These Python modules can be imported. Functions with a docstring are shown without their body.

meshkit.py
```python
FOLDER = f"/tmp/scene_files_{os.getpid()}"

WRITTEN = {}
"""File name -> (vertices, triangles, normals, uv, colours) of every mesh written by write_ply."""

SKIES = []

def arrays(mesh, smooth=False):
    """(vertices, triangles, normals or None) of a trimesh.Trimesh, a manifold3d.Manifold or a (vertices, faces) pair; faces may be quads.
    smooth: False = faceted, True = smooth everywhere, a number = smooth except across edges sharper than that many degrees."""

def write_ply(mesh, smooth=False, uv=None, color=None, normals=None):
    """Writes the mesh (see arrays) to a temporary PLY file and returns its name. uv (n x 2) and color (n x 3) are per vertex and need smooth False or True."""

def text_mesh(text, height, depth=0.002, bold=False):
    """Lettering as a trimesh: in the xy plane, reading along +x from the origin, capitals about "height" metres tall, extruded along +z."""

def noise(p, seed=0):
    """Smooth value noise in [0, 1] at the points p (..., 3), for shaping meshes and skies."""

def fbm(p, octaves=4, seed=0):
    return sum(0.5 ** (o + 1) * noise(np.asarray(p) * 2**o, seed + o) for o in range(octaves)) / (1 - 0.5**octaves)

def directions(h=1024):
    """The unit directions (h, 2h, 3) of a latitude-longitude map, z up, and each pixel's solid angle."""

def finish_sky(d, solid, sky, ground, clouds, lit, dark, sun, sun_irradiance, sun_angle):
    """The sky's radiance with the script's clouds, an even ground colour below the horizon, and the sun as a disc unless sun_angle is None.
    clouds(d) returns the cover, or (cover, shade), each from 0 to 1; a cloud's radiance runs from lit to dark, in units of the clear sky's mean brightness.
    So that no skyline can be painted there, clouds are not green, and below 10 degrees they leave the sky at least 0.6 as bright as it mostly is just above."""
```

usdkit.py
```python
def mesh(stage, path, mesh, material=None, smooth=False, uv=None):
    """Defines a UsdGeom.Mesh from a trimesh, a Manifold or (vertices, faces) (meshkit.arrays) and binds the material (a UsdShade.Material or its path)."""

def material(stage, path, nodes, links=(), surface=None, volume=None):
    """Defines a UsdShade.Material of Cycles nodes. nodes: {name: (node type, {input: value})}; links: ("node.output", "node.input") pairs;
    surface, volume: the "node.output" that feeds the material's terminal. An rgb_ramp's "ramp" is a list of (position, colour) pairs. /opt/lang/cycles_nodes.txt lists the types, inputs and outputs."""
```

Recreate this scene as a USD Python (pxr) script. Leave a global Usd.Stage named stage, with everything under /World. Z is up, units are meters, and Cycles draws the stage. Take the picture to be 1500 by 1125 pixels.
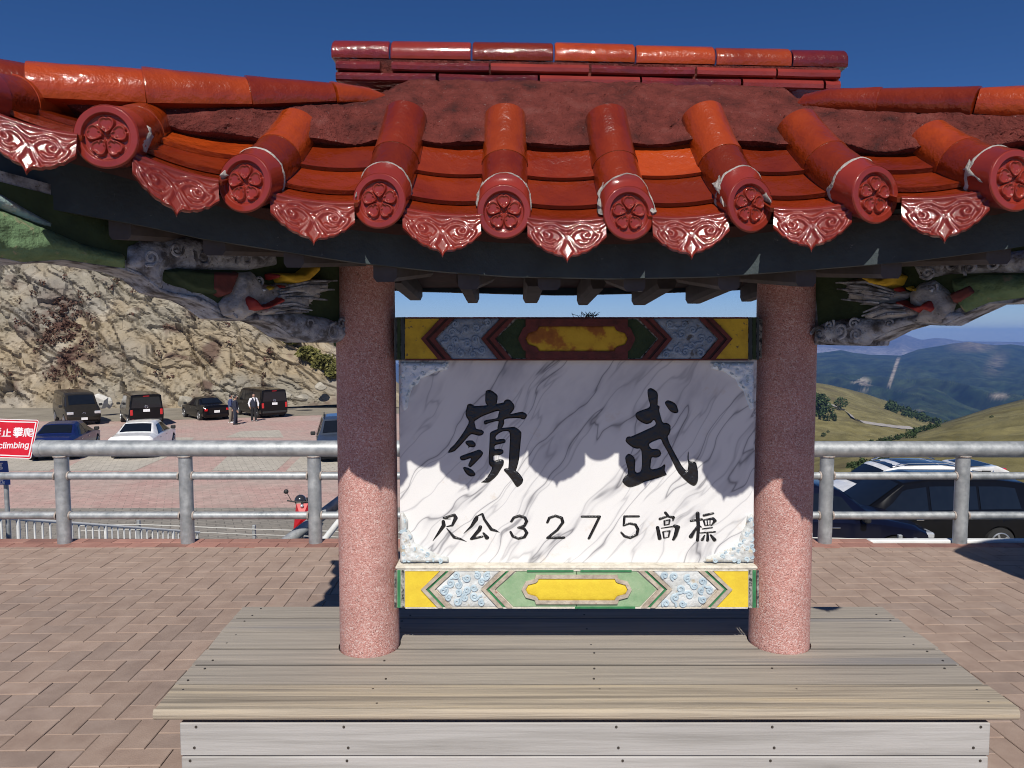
import math, random
import numpy as np, trimesh, manifold3d, usdkit, meshkit
from pxr import Usd, UsdGeom, UsdLux, UsdShade, Gf, Sdf, Vt
from shapely.geometry import Polygon, LineString, Point, MultiPolygon
from shapely.ops import unary_union
from shapely import affinity
from scipy.spatial import cKDTree

# ------------------------------------------------------------------ camera, sky, sun
stage = Usd.Stage.CreateInMemory()
UsdGeom.SetStageUpAxis(stage, UsdGeom.Tokens.z)
UsdGeom.SetStageMetersPerUnit(stage, 1.0)
UsdGeom.Xform.Define(stage, '/World'); UsdGeom.Scope.Define(stage, '/World/Looks')
EYE, FOCAL, PITCH = 1.70, 1080.0, math.atan(72.5 / 1080)
cam = UsdGeom.Camera.Define(stage, '/World/camera')
cam.AddTranslateOp().Set(Gf.Vec3d(0, 0, EYE)); cam.AddRotateXYZOp().Set(Gf.Vec3f(90 - math.degrees(PITCH), 0, 0))
cam.CreateHorizontalApertureAttr(36.0); cam.CreateVerticalApertureAttr(27.0); cam.CreateFocalLengthAttr(36.0 * FOCAL / 1500)
cam.CreateClippingRangeAttr(Gf.Vec2f(0.05, 60000))
EXPOSURE = 0.0
cam.CreateExposureAttr(EXPOSURE)
SUN_ELEV, SUN_AZ = math.radians(46.0), math.radians(1.5)      # light travels towards +y and a little to +x
SUN_TO = np.array([-math.sin(SUN_AZ) * math.cos(SUN_ELEV), -math.cos(SUN_AZ) * math.cos(SUN_ELEV), math.sin(SUN_ELEV)])
SKY_STRENGTH, SUN_INTENSITY = 0.059, 1.25
sky_mat = usdkit.material(stage, '/World/Looks/sky_air', {
    's': ('sky_texture', dict(sky_type='single_scattering', sun_disc=False, sun_elevation=SUN_ELEV,
                              sun_rotation=math.atan2(SUN_TO[0], SUN_TO[1]), altitude=3200.0, air_density=1.0, aerosol_density=0.2, ozone_density=3.0)),
    'h': ('hsv', dict(saturation=1.22, value=1.0, hue=.5)), 't': ('mix_color', dict(blend_type='multiply', fac=1.0, b=(.97, 1.0, 1.22), use_clamp=False)),
    'b': ('background_shader', dict(strength=SKY_STRENGTH))}, [('s.color', 'h.color'), ('h.color', 't.a'), ('t.result', 'b.color')], surface='b.background')
dome = UsdLux.DomeLight.Define(stage, '/World/sky')
UsdShade.MaterialBindingAPI.Apply(dome.GetPrim()).Bind(sky_mat)
dome.GetPrim().SetCustomDataByKey('kind', 'structure')
sun = UsdLux.DistantLight.Define(stage, '/World/sun')
sun.CreateNormalizeAttr(True); sun.CreateIntensityAttr(SUN_INTENSITY); sun.CreateAngleAttr(0.5); sun.CreateColorAttr(Gf.Vec3f(1.0, 0.955, 0.88))
sun.AddRotateZOp().Set(-math.degrees(SUN_AZ)); sun.AddRotateXOp().Set(90 - math.degrees(SUN_ELEV))

# ------------------------------------------------------------------ helpers
A = np.array
def ray(x, y):
    u, v = (x - 750) / FOCAL, (562.5 - y) / FOCAL
    return A([u, math.cos(PITCH) + v * math.sin(PITCH), v * math.cos(PITCH) - math.sin(PITCH)])
def at(x, y, Y):                       # the point of the plane at depth Y that is seen in direction (x, y)
    d = ray(x, y); t = Y / d[1]
    return A([t * d[0], Y, EYE + t * d[2]])
def atz(x, y, z):
    d = ray(x, y); t = (z - EYE) / d[2]
    return A([t * d[0], t * d[1], z])
def lot_z(X, Y): return -2.70 - 0.023 * Y - 0.045 * np.clip(np.asarray(X, float) - 4, 0, 30)
def atlot(x, y):
    d = ray(x, y); t = (-2.70 - EYE) / (d[2] + 0.023 * d[1])
    return A([t * d[0], t * d[1], -2.70 - 0.023 * t * d[1]])
def unit(v): v = np.asarray(v, float); return v / np.linalg.norm(v)

counts = {}
def fresh(parent, name):
    k = counts.get((parent, name), 0); counts[(parent, name)] = k + 1
    return f'{parent}/{name}' + (f'_{k:03d}' if k else '')
def tag(prim, label=None, category=None, group=None, kind=None):
    for k, v in (('label', label), ('category', category), ('group', group), ('kind', kind)):
        if v: prim.SetCustomDataByKey(k, v)
    return prim
def thing(name, label, category, loc=(0, 0, 0), rotz=0.0, group=None):
    x = UsdGeom.Xform.Define(stage, fresh('/World', name))
    x.AddTranslateOp().Set(Gf.Vec3d(*map(float, loc)))
    if rotz: x.AddRotateZOp().Set(float(rotz))
    tag(x.GetPrim(), label, category, group)
    return dict(path=str(x.GetPath()), loc=A(loc, float) if not rotz else None)
def cat(ms):
    return trimesh.util.concatenate([m if isinstance(m, trimesh.Trimesh) else as_tm(m) for m in ms])
def as_tm(m):
    if isinstance(m, trimesh.Trimesh): return m
    v, f, _ = meshkit.arrays(m); return trimesh.Trimesh(v, f, process=False)
def obj(parent, name, m, mat, smooth=False, label=None, kind=None, tint=None, local=False):
    """one Mesh prim; parent is a thing or a part. Meshes are given in the scene's coordinates unless local."""
    m = as_tm(m)
    base = parent['loc'] if parent else None
    if base is not None and not local:
        m = m.copy(); m.apply_translation(-base)
    path = fresh(parent['path'] if parent else '/World', name)
    p = usdkit.mesh(stage, path, m, '/World/Looks/' + mat, smooth=smooth)
    if label or kind: tag(p.GetPrim(), label, None, None, kind)
    if tint is not None:
        pv = UsdGeom.PrimvarsAPI(p).CreatePrimvar('tint', Sdf.ValueTypeNames.Color3fArray, 'vertex')
        pv.Set(Vt.Vec3fArray.FromNumpy(np.asarray(tint, np.float32)))
    return dict(path=path, loc=base, prim=p.GetPrim())
def lone(name, m, mat, label, category, group=None, smooth=False, kind=None, tint=None):
    o = obj(None, name, m, mat, smooth, tint=tint); tag(o['prim'], label, category, group, kind); return o
def structure(name, m, mat, smooth=False, tint=None):
    o = obj(None, name, m, mat, smooth, tint=tint); tag(o['prim'], kind='structure'); return o

def bx(c, s, rot=None, bev=0.0):
    c, s = A(c, float), A(s, float)
    if bev:
        h = s / 2 - bev; pts = []
        for q in np.ndindex(2, 2, 2):
            sg = A(q) * 2 - 1
            for k in range(3):
                e = sg * h; e[k] = sg[k] * (h[k] + bev); pts.append(e)
        m = trimesh.convex.convex_hull(np.array(pts))
    else:
        m = trimesh.creation.box(extents=s)
    if rot is not None: m.apply_transform(rot)
    m.apply_translation(c); return m
def rz(a): return trimesh.transformations.rotation_matrix(a, [0, 0, 1])
def ry(a): return trimesh.transformations.rotation_matrix(a, [0, 1, 0])
def rx(a): return trimesh.transformations.rotation_matrix(a, [1, 0, 0])
def cyl(p, q, r, n=20, r2=None):
    p, q = A(p, float), A(q, float); r2 = r if r2 is None else r2
    d = unit(q - p); a = unit(np.cross(d, [0, 0, 1] if abs(d[2]) < .9 else [1, 0, 0])); b = np.cross(d, a)
    t = np.linspace(0, 2 * np.pi, n, endpoint=False); ring = np.outer(np.cos(t), a) + np.outer(np.sin(t), b)
    v = np.vstack([p + r * ring, q + r2 * ring, [p], [q]]); f = []
    for i in range(n):
        j = (i + 1) % n
        f += [(i, i + n, j), (j, i + n, j + n), (2 * n, i, j), (2 * n + 1, j + n, i + n)]
    return trimesh.Trimesh(v, f, process=False)
def tube(pts, r, n=8):
    pts = [A(p, float) for p in pts]; rr = r if np.ndim(r) else [r] * len(pts)
    rings = []
    for i, p in enumerate(pts):
        d = unit(pts[min(i + 1, len(pts) - 1)] - pts[max(i - 1, 0)])
        a = np.cross(d, [0.05, 0.11, 1]); a = unit(a); b = np.cross(d, a)
        t = np.linspace(0, 2 * np.pi, n, endpoint=False)
        rings.append(p + rr[i] * (np.outer(np.cos(t), a) + np.outer(np.sin(t), b)))
    return loft(rings)
def loft(rings, caps=True, closed=True):
    n = len(rings[0]); v = np.vstack(rings); f = []
    for k in range(len(rings) - 1):
        for i in range(n if closed else n - 1):
            j = (i + 1) % n; a, b = k * n, (k + 1) * n
            f += [(a + i, b + i, a + j), (a + j, b + i, b + j)]
    if caps and closed:
        c0, c1 = len(v), len(v) + 1
        v = np.vstack([v, [np.mean(rings[0], 0)], [np.mean(rings[-1], 0)]]); e = (len(rings) - 1) * n
        for i in range(n):
            j = (i + 1) % n; f += [(c0, i, j), (c1, e + j, e + i)]
    m = trimesh.Trimesh(v, f, process=False); return m
def sheet(P, thick=None, flip=False):
    """P (n, m, 3) grid of points -> surface, or a closed slab when a thickness vector is given."""
    n, m, _ = P.shape; i = np.arange(n * m).reshape(n, m)
    q = np.stack([i[:-1, :-1], i[1:, :-1], i[1:, 1:], i[:-1, 1:]], -1).reshape(-1, 4)
    if flip: q = q[:, ::-1]
    v = P.reshape(-1, 3)
    if thick is None:
        return trimesh.Trimesh(v, np.vstack([q[:, [0, 1, 2]], q[:, [0, 2, 3]]]), process=False)
    T = np.broadcast_to(thick, P.shape).reshape(-1, 3); N = n * m
    b = list(i[0, :]) + list(i[1:, -1]) + list(i[-1, -2::-1]) + list(i[-2:0:-1, 0])
    if not flip: b = b[::-1]
    side = [(b[k], b[(k + 1) % len(b)], b[(k + 1) % len(b)] + N, b[k] + N) for k in range(len(b))]
    q = np.vstack([q, q[:, ::-1] + N, A(side)[:, ::-1]])
    return trimesh.Trimesh(np.vstack([v, v + T]), np.vstack([q[:, [0, 1, 2]], q[:, [0, 2, 3]]]), process=False)
def extrude(poly, d):
    g = [p for p in getattr(poly, 'geoms', [poly]) if p.geom_type == 'Polygon' and p.area > 1e-9]
    return cat([trimesh.creation.extrude_polygon(p, d, engine='earcut') for p in g])
def frame_xf(m, o, ax, ay, az):
    T = np.eye(4); T[:3, 0], T[:3, 1], T[:3, 2], T[:3, 3] = ax, ay, az, o
    m = m.copy(); m.apply_transform(T); return m
def front(poly, Y, d):
    """polygon in (x, z) standing in the plane at depth Y, d thick towards the camera."""
    m = extrude(poly, d)
    return frame_xf(m, [0, Y, 0], [1, 0, 0], [0, 0, 1], [0, -1, 0])
def pxpoly(pts, Y): return Polygon([(at(x, y, Y)[0], at(x, y, Y)[2]) for x, y in pts]).buffer(0)
def hull(pts): return trimesh.convex.convex_hull(np.asarray(pts, float))
def ball(c, r, sub=2): m = trimesh.creation.icosphere(sub, r); m.apply_translation(c); return m

# ------------------------------------------------------------------ materials
def pm(name, ramp, scale=6.0, detail=6.0, rough=.5, stretch=(1, 1, 1), metal=0.0, coat=0.0, coat_rough=.03, bump=None, vary=0.0, spec=.5,
       rough_ramp=None, bump2=None, distortion=0.0, spots=None, island=False):
    """principled material: a noise of the given scale runs through a colour ramp; bump = (scale, strength, distance)."""
    n = {'tc': ('texture_coordinate', {}), 'mp': ('mapping', dict(mapping_type='point', scale=stretch)),
         'oi': ('object_info', {}), 'of': ('vector_math', dict(math_type='scale', vector1=(37.1, 17.7, 23.3))), 'ad': ('vector_math', dict(math_type='add')),
         'nz': ('noise_texture', dict(scale=scale, detail=detail, roughness=.6, distortion=distortion)),
         'rp': ('rgb_ramp', dict(ramp=ramp)),
         'hv': ('hsv', {}), 'vm': ('map_range', dict(to_min=1 - vary, to_max=1 + vary)),
         'p': ('principled_bsdf', dict(roughness=rough, metallic=metal, coat_weight=coat, coat_roughness=coat_rough, specular_ior_level=spec))}
    l = [('tc.object', 'ad.vector1'), ('oi.random', 'of.scale'), ('of.vector', 'ad.vector2'), ('ad.vector', 'mp.vector'), ('mp.vector', 'nz.vector'), ('nz.fac', 'rp.fac'),
         ('rp.color', 'hv.color'), ('vm.result', 'hv.value')]
    if island:
        n['ge'] = ('geometry', {}); n['s'] = ('math', dict(math_type='add')); n['fr'] = ('math', dict(math_type='fraction'))
        l += [('ge.random_per_island', 's.value1'), ('oi.random', 's.value2'), ('s.value', 'fr.value1'), ('fr.value', 'vm.value')]
    else:
        l += [('oi.random', 'vm.value')]
    col = 'hv.color'
    if spots:                       # (scale, threshold, colour): a second noise lays worn or stained patches over the colour
        n['sn'] = ('noise_texture', dict(scale=spots[0], detail=8.0, roughness=.65)); n['sm'] = ('map_range', dict(from_min=spots[1], from_max=spots[1] + .06))
        n['sx'] = ('mix_color', dict(b=spots[2]))
        l += [('mp.vector', 'sn.vector'), ('sn.fac', 'sm.value'), ('sm.result', 'sx.fac'), (col, 'sx.a')]; col = 'sx.result'
    l.append((col, 'p.base_color'))
    if rough_ramp:
        n['rr'] = ('map_range', dict(to_min=rough_ramp[0], to_max=rough_ramp[1], from_min=.3, from_max=.7)); l += [('nz.fac', 'rr.value'), ('rr.result', 'p.roughness')]
    prev = None
    for i, b in enumerate([b for b in (bump, bump2) if b]):
        n[f'bn{i}'] = ('noise_texture', dict(scale=b[0], detail=6.0, roughness=.6)); n[f'bp{i}'] = ('bump', dict(strength=b[1], distance=b[2]))
        l += [('mp.vector', f'bn{i}.vector'), (f'bn{i}.fac', f'bp{i}.height')]
        if prev: l.append((prev + '.normal', f'bp{i}.normal'))
        prev = f'bp{i}'
    if prev:
        l.append((prev + '.normal', 'p.normal'))
        if coat: l.append((prev + '.normal', 'p.coat_normal'))
    return usdkit.material(stage, '/World/Looks/' + name, n, l, surface='p.BSDF')
def flat(name, c, rough=.5, **k):
    c = A(c, float); return pm(name, [(.3, tuple(c * .85)), (.7, tuple(np.minimum(c * 1.12, .95)))], rough=rough, **k)
def tinted(name, rough=.9, scale=8.0, amount=.35, bump=None):
    n = {'a': ('attribute', dict(attribute='tint')), 'g': ('geometry', {}), 'nz': ('noise_texture', dict(scale=scale, detail=8.0, roughness=.65)),
         'm': ('map_range', dict(from_min=.3, from_max=.7, to_min=1 - amount, to_max=1 + amount)), 'h': ('hsv', {}), 'p': ('principled_bsdf', dict(roughness=rough, specular_ior_level=.2))}
    l = [('g.position', 'nz.vector'), ('nz.fac', 'm.value'), ('m.result', 'h.value'), ('a.color', 'h.color'), ('h.color', 'p.base_color')]
    if bump:
        n['bn'] = ('noise_texture', dict(scale=bump[0], detail=8.0, roughness=.65)); n['bp'] = ('bump', dict(strength=bump[1], distance=bump[2]))
        l += [('g.position', 'bn.vector'), ('bn.fac', 'bp.height'), ('bp.normal', 'p.normal')]
    return usdkit.material(stage, '/World/Looks/' + name, n, l, surface='p.BSDF')

# glazed tiles
pm('glaze_orange', [(.3, (.21, .024, .004)), (.55, (.30, .040, .005)), (.75, (.25, .030, .004))], 5, rough=.3, spec=.15, coat=1.0, coat_rough=.03, bump=(34, .13, .005), bump2=(6, .72, .024), vary=.2, spots=(60, .74, (.50, .25, .12)))
pm('glaze_brown', [(.3, (.115, .011, .003)), (.55, (.17, .019, .003)), (.75, (.14, .015, .003))], 5, rough=.3, spec=.15, coat=1.0, coat_rough=.03, bump=(34, .13, .005), bump2=(6, .72, .024), vary=.2, spots=(60, .74, (.50, .25, .12)))
pm('glaze_red', [(.3, (.17, .018, .011)), (.6, (.24, .028, .016))], 5, rough=.3, spec=.15, coat=1.0, coat_rough=.035, bump=(34, .10, .004), bump2=(7, .3, .015), vary=.10, spots=(70, .76, (.50, .25, .16)))
pm('glaze_drip', [(.3, (.13, .012, .007)), (.6, (.19, .020, .010))], 5, rough=.42, spec=.22, coat=.6, coat_rough=.05, bump=(46, .25, .004), vary=.10)
pm('glaze_dark', [(.3, (.07, .008, .008)), (.6, (.14, .013, .011))], 5, rough=.3, spec=.15, coat=1.0, coat_rough=.03, bump=(34, .13, .005), bump2=(6, .72, .024), vary=.25, spots=(50, .72, (.40, .17, .11)))
pm('red_mortar', [(.25, (.030, .016, .015)), (.40, (.088, .022, .018)), (.56, (.145, .033, .026)), (.75, (.175, .055, .045))], 12, 10, rough=.9, spec=.12, bump=(70, .9, .02), bump2=(14, .5, .03), spots=(130, .66, (.42, .33, .30)))
pm('pale_mortar', [(.3, (.22, .20, .18)), (.7, (.46, .43, .39))], 24, rough=.9, bump=(60, .8, .01), spots=(40, .62, (.16, .14, .12)))
pm('eave_paint', [(.3, (.022, .032, .036)), (.7, (.038, .056, .060))], 10, rough=.7, bump=(45, .5, .006), spots=(34, .66, (.15, .17, .16)))  # tone lowered so the fascia colour carries part of the eave shade
pm('soffit_paint', [(.3, (.028, .012, .011)), (.7, (.055, .019, .017))], 12, rough=.8, bump=(40, .4, .006))  # darkened: the soffit shade sits partly in this colour
pm('rafter_paint', [(.3, (.045, .040, .040)), (.7, (.075, .066, .066))], 12, rough=.8, bump=(40, .4, .006))  # near-black rafter shade put into the paint colour
# terrazzo of the pillars: washed pink chips
n = {'tc': ('texture_coordinate', {}), 'v': ('voronoi_texture', dict(scale=250.0, feature='f1')), 'sep': ('separate_color', {}),
     'rp': ('rgb_ramp', dict(ramp=[(0, (.22, .11, .09)), (.06, (.42, .19, .16)), (.30, (.48, .235, .20)), (.55, (.53, .275, .235)), (.74, (.57, .345, .305)), (.9, (.64, .48, .44)), (1, (.43, .15, .11))])),
     'nz': ('noise_texture', dict(scale=7.0, detail=5.0)), 'm': ('map_range', dict(from_min=.3, from_max=.7, to_min=.86, to_max=1.1)), 'h': ('hsv', {}),
     'bp': ('bump', dict(strength=.55, distance=.004, invert=True)), 'p': ('principled_bsdf', dict(roughness=.62))}
usdkit.material(stage, '/World/Looks/pink_terrazzo', n, [('tc.object', 'v.vector'), ('v.color', 'sep.color'), ('sep.r', 'rp.fac'), ('rp.color', 'h.color'), ('tc.object', 'nz.vector'), ('nz.fac', 'm.value'),
    ('m.result', 'h.value'), ('h.color', 'p.base_color'), ('v.distance', 'bp.height'), ('bp.normal', 'p.normal')], surface='p.BSDF')
# marble with slanting grey veins
n = {'tc': ('texture_coordinate', {}), 'rot': ('mapping', dict(mapping_type='point', rotation=(0, math.radians(-38), 0))),
     'wn': ('noise_texture', dict(scale=2.2, detail=3.0, roughness=.5)), 'ws': ('vector_math', dict(math_type='scale', scale=.24)), 'wa': ('vector_math', dict(math_type='add')),
     'st': ('mapping', dict(mapping_type='point', scale=(1.0, .3, .16))), 'st2': ('mapping', dict(mapping_type='point', scale=(1.0, .4, .33), location=(3, 7, 1))),
     'v1': ('noise_texture', dict(scale=6.5, detail=3.0, roughness=.5)), 'a1': ('math', dict(math_type='subtract', value2=.5)), 'b1': ('math', dict(math_type='absolute')),
     'r1': ('rgb_ramp', dict(ramp=[(0, (.36, .36, .38)), (.003, (.52, .52, .54)), (.009, (.84, .84, .85)), (.03, (.96, .96, .96)), (1, (1, 1, 1))])),
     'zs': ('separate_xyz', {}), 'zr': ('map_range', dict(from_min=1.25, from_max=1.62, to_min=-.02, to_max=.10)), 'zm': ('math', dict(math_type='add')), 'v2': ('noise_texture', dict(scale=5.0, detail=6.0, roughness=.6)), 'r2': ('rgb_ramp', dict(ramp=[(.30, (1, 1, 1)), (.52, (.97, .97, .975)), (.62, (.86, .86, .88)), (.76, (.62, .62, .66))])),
     'st3': ('mapping', dict(mapping_type='point', scale=(1.0, .3, .12), location=(5, 1, 9))), 'v3': ('noise_texture', dict(scale=11.0, detail=2.5, roughness=.5)), 'a3': ('math', dict(math_type='subtract', value2=.5)), 'b3': ('math', dict(math_type='absolute')),
     'r3': ('rgb_ramp', dict(ramp=[(0, (.50, .50, .53)), (.006, (.66, .66, .68)), (.018, (.92, .92, .93)), (.04, (1, 1, 1)), (1, (1, 1, 1))])), 'c3': ('mix_color', dict(blend_type='multiply', fac=.6)),
     'c': ('mix_color', dict(blend_type='multiply', fac=1.0, a=(.80, .79, .77))), 'c2': ('mix_color', dict(blend_type='multiply', fac=1.0)),
     'wz': ('noise_texture', dict(scale=9.0, detail=8.0, roughness=.7)), 'wr': ('map_range', dict(from_min=.60, from_max=.78, to_min=0, to_max=.55)), 'wx': ('mix_color', dict(b=(.60, .48, .34))),
     'p': ('principled_bsdf', dict(roughness=.34, specular_ior_level=.4))}
usdkit.material(stage, '/World/Looks/marble', n, [('tc.object', 'rot.vector'), ('rot.vector', 'wn.vector'), ('wn.color', 'ws.vector1'), ('rot.vector', 'wa.vector1'), ('ws.vector', 'wa.vector2'),
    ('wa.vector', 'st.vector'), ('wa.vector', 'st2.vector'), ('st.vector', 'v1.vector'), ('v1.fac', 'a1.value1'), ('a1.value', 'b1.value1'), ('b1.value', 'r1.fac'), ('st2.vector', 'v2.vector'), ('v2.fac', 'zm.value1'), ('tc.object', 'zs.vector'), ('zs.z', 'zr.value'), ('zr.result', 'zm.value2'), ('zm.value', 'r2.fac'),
    ('r1.color', 'c.b'), ('wa.vector', 'st3.vector'), ('st3.vector', 'v3.vector'), ('v3.fac', 'a3.value1'), ('a3.value', 'b3.value1'), ('b3.value', 'r3.fac'), ('c.result', 'c3.a'), ('r3.color', 'c3.b'), ('c3.result', 'c2.a'), ('r2.color', 'c2.b'), ('tc.object', 'wz.vector'), ('wz.fac', 'wr.value'), ('wr.result', 'wx.fac'), ('c2.result', 'wx.a'), ('wx.result', 'p.base_color')], surface='p.BSDF')
pm('black_lacquer', [(.3, (.005, .005, .006)), (.7, (.012, .011, .011))], 30, rough=.35, spec=.4, coat=.5, coat_rough=.12, bump=(60, .8, .006))
pm('yellow_paint', [(.3, (.66, .46, .03)), (.6, (.74, .55, .035)), (.8, (.66, .50, .10))], 14, rough=.75, bump=(60, .4, .004), spots=(26, .66, (.50, .42, .22)))
pm('rusty_yellow', [(.30, (.20, .055, .012)), (.45, (.36, .13, .015)), (.52, (.58, .36, .02)), (.7, (.66, .44, .03))], 9, rough=.75, bump=(50, .4, .004))
pm('yellow_ochre', [(.3, (.40, .25, .02)), (.6, (.62, .42, .03))], 14, rough=.8, bump=(60, .4, .004), spots=(60, .60, (.14, .10, .05)))
pm('white_cloud', [(.3, (.46, .47, .45)), (.6, (.66, .68, .67))], 20, rough=.85, bump=(45, .7, .008), spots=(22, .58, (.45, .40, .31)))
pm('blue_cloud', [(.3, (.36, .47, .58)), (.6, (.54, .65, .74))], 20, rough=.85, bump=(45, .7, .008), spots=(22, .62, (.24, .23, .22)))
pm('weathered_cloud', [(.30, (.025, .025, .028)), (.42, (.09, .095, .105)), (.52, (.27, .30, .35)), (.66, (.42, .47, .53)), (.8, (.22, .27, .36))], 16, 9, rough=.9, bump=(40, .9, .012), bump2=(12, .5, .03), spots=(70, .60, (.05, .05, .05)))  # grimy bracket paint, also deepened to carry the shade under the eaves
pm('pale_cloud', [(.3, (.60, .72, .82)), (.6, (.76, .84, .90))], 20, rough=.85, bump=(45, .7, .008), spots=(30, .66, (.40, .34, .24)))
pm('dusk_cloud', [(.3, (.16, .21, .28)), (.6, (.30, .37, .45))], 20, rough=.9, bump=(45, .8, .01), spots=(26, .58, (.10, .10, .10)))
pm('aged_white', [(.3, (.14, .145, .15)), (.45, (.30, .31, .32)), (.62, (.42, .43, .43)), (.8, (.24, .27, .32))], 18, 9, rough=.9, bump=(50, .8, .008), bump2=(16, .5, .02), spots=(60, .62, (.05, .05, .05)))  # bracket white with dark specks, darkened to stand in for deep eave shade
pm('blue_scroll', [(.3, (.34, .43, .49)), (.6, (.48, .58, .63))], 30, rough=.85, bump=(60, .5, .004))
pm('indigo_scroll', [(.3, (.14, .20, .29)), (.6, (.26, .34, .44))], 30, rough=.85, bump=(60, .5, .004))
pm('beige_trim', [(.3, (.30, .24, .19)), (.6, (.52, .45, .36))], 26, rough=.9, bump=(60, .7, .006), spots=(30, .64, (.34, .16, .13)))
pm('red_trim', [(.3, (.075, .024, .022)), (.6, (.14, .036, .033))], 26, rough=.9, bump=(60, .5, .005))
pm('green_paint', [(.3, (.018, .12, .045)), (.6, (.035, .20, .075))], 20, rough=.8, bump=(60, .5, .004), spots=(40, .66, (.36, .34, .26)))
pm('pale_green', [(.3, (.20, .34, .18)), (.6, (.30, .42, .25))], 20, rough=.85, bump=(60, .4, .004), spots=(28, .64, (.44, .42, .33)))
pm('moss_green', [(.3, (.07, .13, .06)), (.6, (.13, .21, .10))], 14, rough=.9, bump=(40, .8, .012), bump2=(9, .5, .03), spots=(18, .58, (.24, .22, .13)))
pm('teal_paint', [(.3, (.13, .21, .22)), (.6, (.24, .33, .32))], 14, rough=.9, bump=(40, .8, .012), spots=(20, .56, (.36, .38, .34)))
pm('dark_green', [(.3, (.014, .032, .012)), (.6, (.030, .055, .021))], 14, rough=.85, bump=(40, .6, .008))
pm('lip_red', [(.3, (.20, .012, .012)), (.6, (.28, .022, .020))], 14, rough=.6)
pm('grey_black', [(.42, (.03, .03, .03)), (.5, (.20, .20, .18)), (.6, (.38, .37, .33))], 60, rough=.9, bump=(60, .7, .006))
pm('cream_edge', [(.3, (.48, .44, .36)), (.6, (.68, .64, .55))], 26, rough=.9, bump=(60, .8, .008), spots=(20, .66, (.30, .26, .2)))
# wood
pm('deck_wood', [(.22, (.19, .165, .14)), (.40, (.275, .243, .205)), (.55, (.325, .287, .24)), (.70, (.36, .315, .258)), (.85, (.29, .258, .218))], 44, 10, rough=.85, stretch=(.03, 1.0, 1.0), bump=(60, .6, .006), bump2=(150, .35, .003), vary=.13, distortion=.4, spots=(9, .63, (.25, .23, .215)))
pm('deck_wood_grey', [(.22, (.17, .150, .130)), (.40, (.25, .222, .190)), (.55, (.305, .268, .225)), (.70, (.345, .302, .252)), (.85, (.27, .242, .208))], 44, 10, rough=.85, stretch=(.03, 1.0, 1.0), bump=(60, .6, .006), bump2=(150, .35, .003), vary=.1, distortion=.4, spots=(6, .60, (.215, .20, .19)))
pm('deck_wood_worn', [(.25, (.14, .115, .085)), (.40, (.26, .22, .17)), (.52, (.39, .33, .25)), (.70, (.47, .385, .265)), (.82, (.33, .29, .23))], 34, 9, rough=.85, stretch=(.022, 1.0, 1.0), bump=(60, .9, .008), vary=.08, distortion=.2)
pm('panel_wood', [(.22, (.20, .19, .175)), (.40, (.33, .315, .295)), (.55, (.40, .385, .365)), (.68, (.42, .40, .38)), (.85, (.30, .285, .265))], 20, 9, rough=.9, stretch=(.05, 1.0, 1.0), bump=(60, .5, .005), vary=.05, distortion=.4, spots=(5, .60, (.32, .295, .265)))
flat('gap_soil', (.035, .030, .026), .95); flat('screw_steel', (.085, .075, .065), .5, metal=.6)
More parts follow.
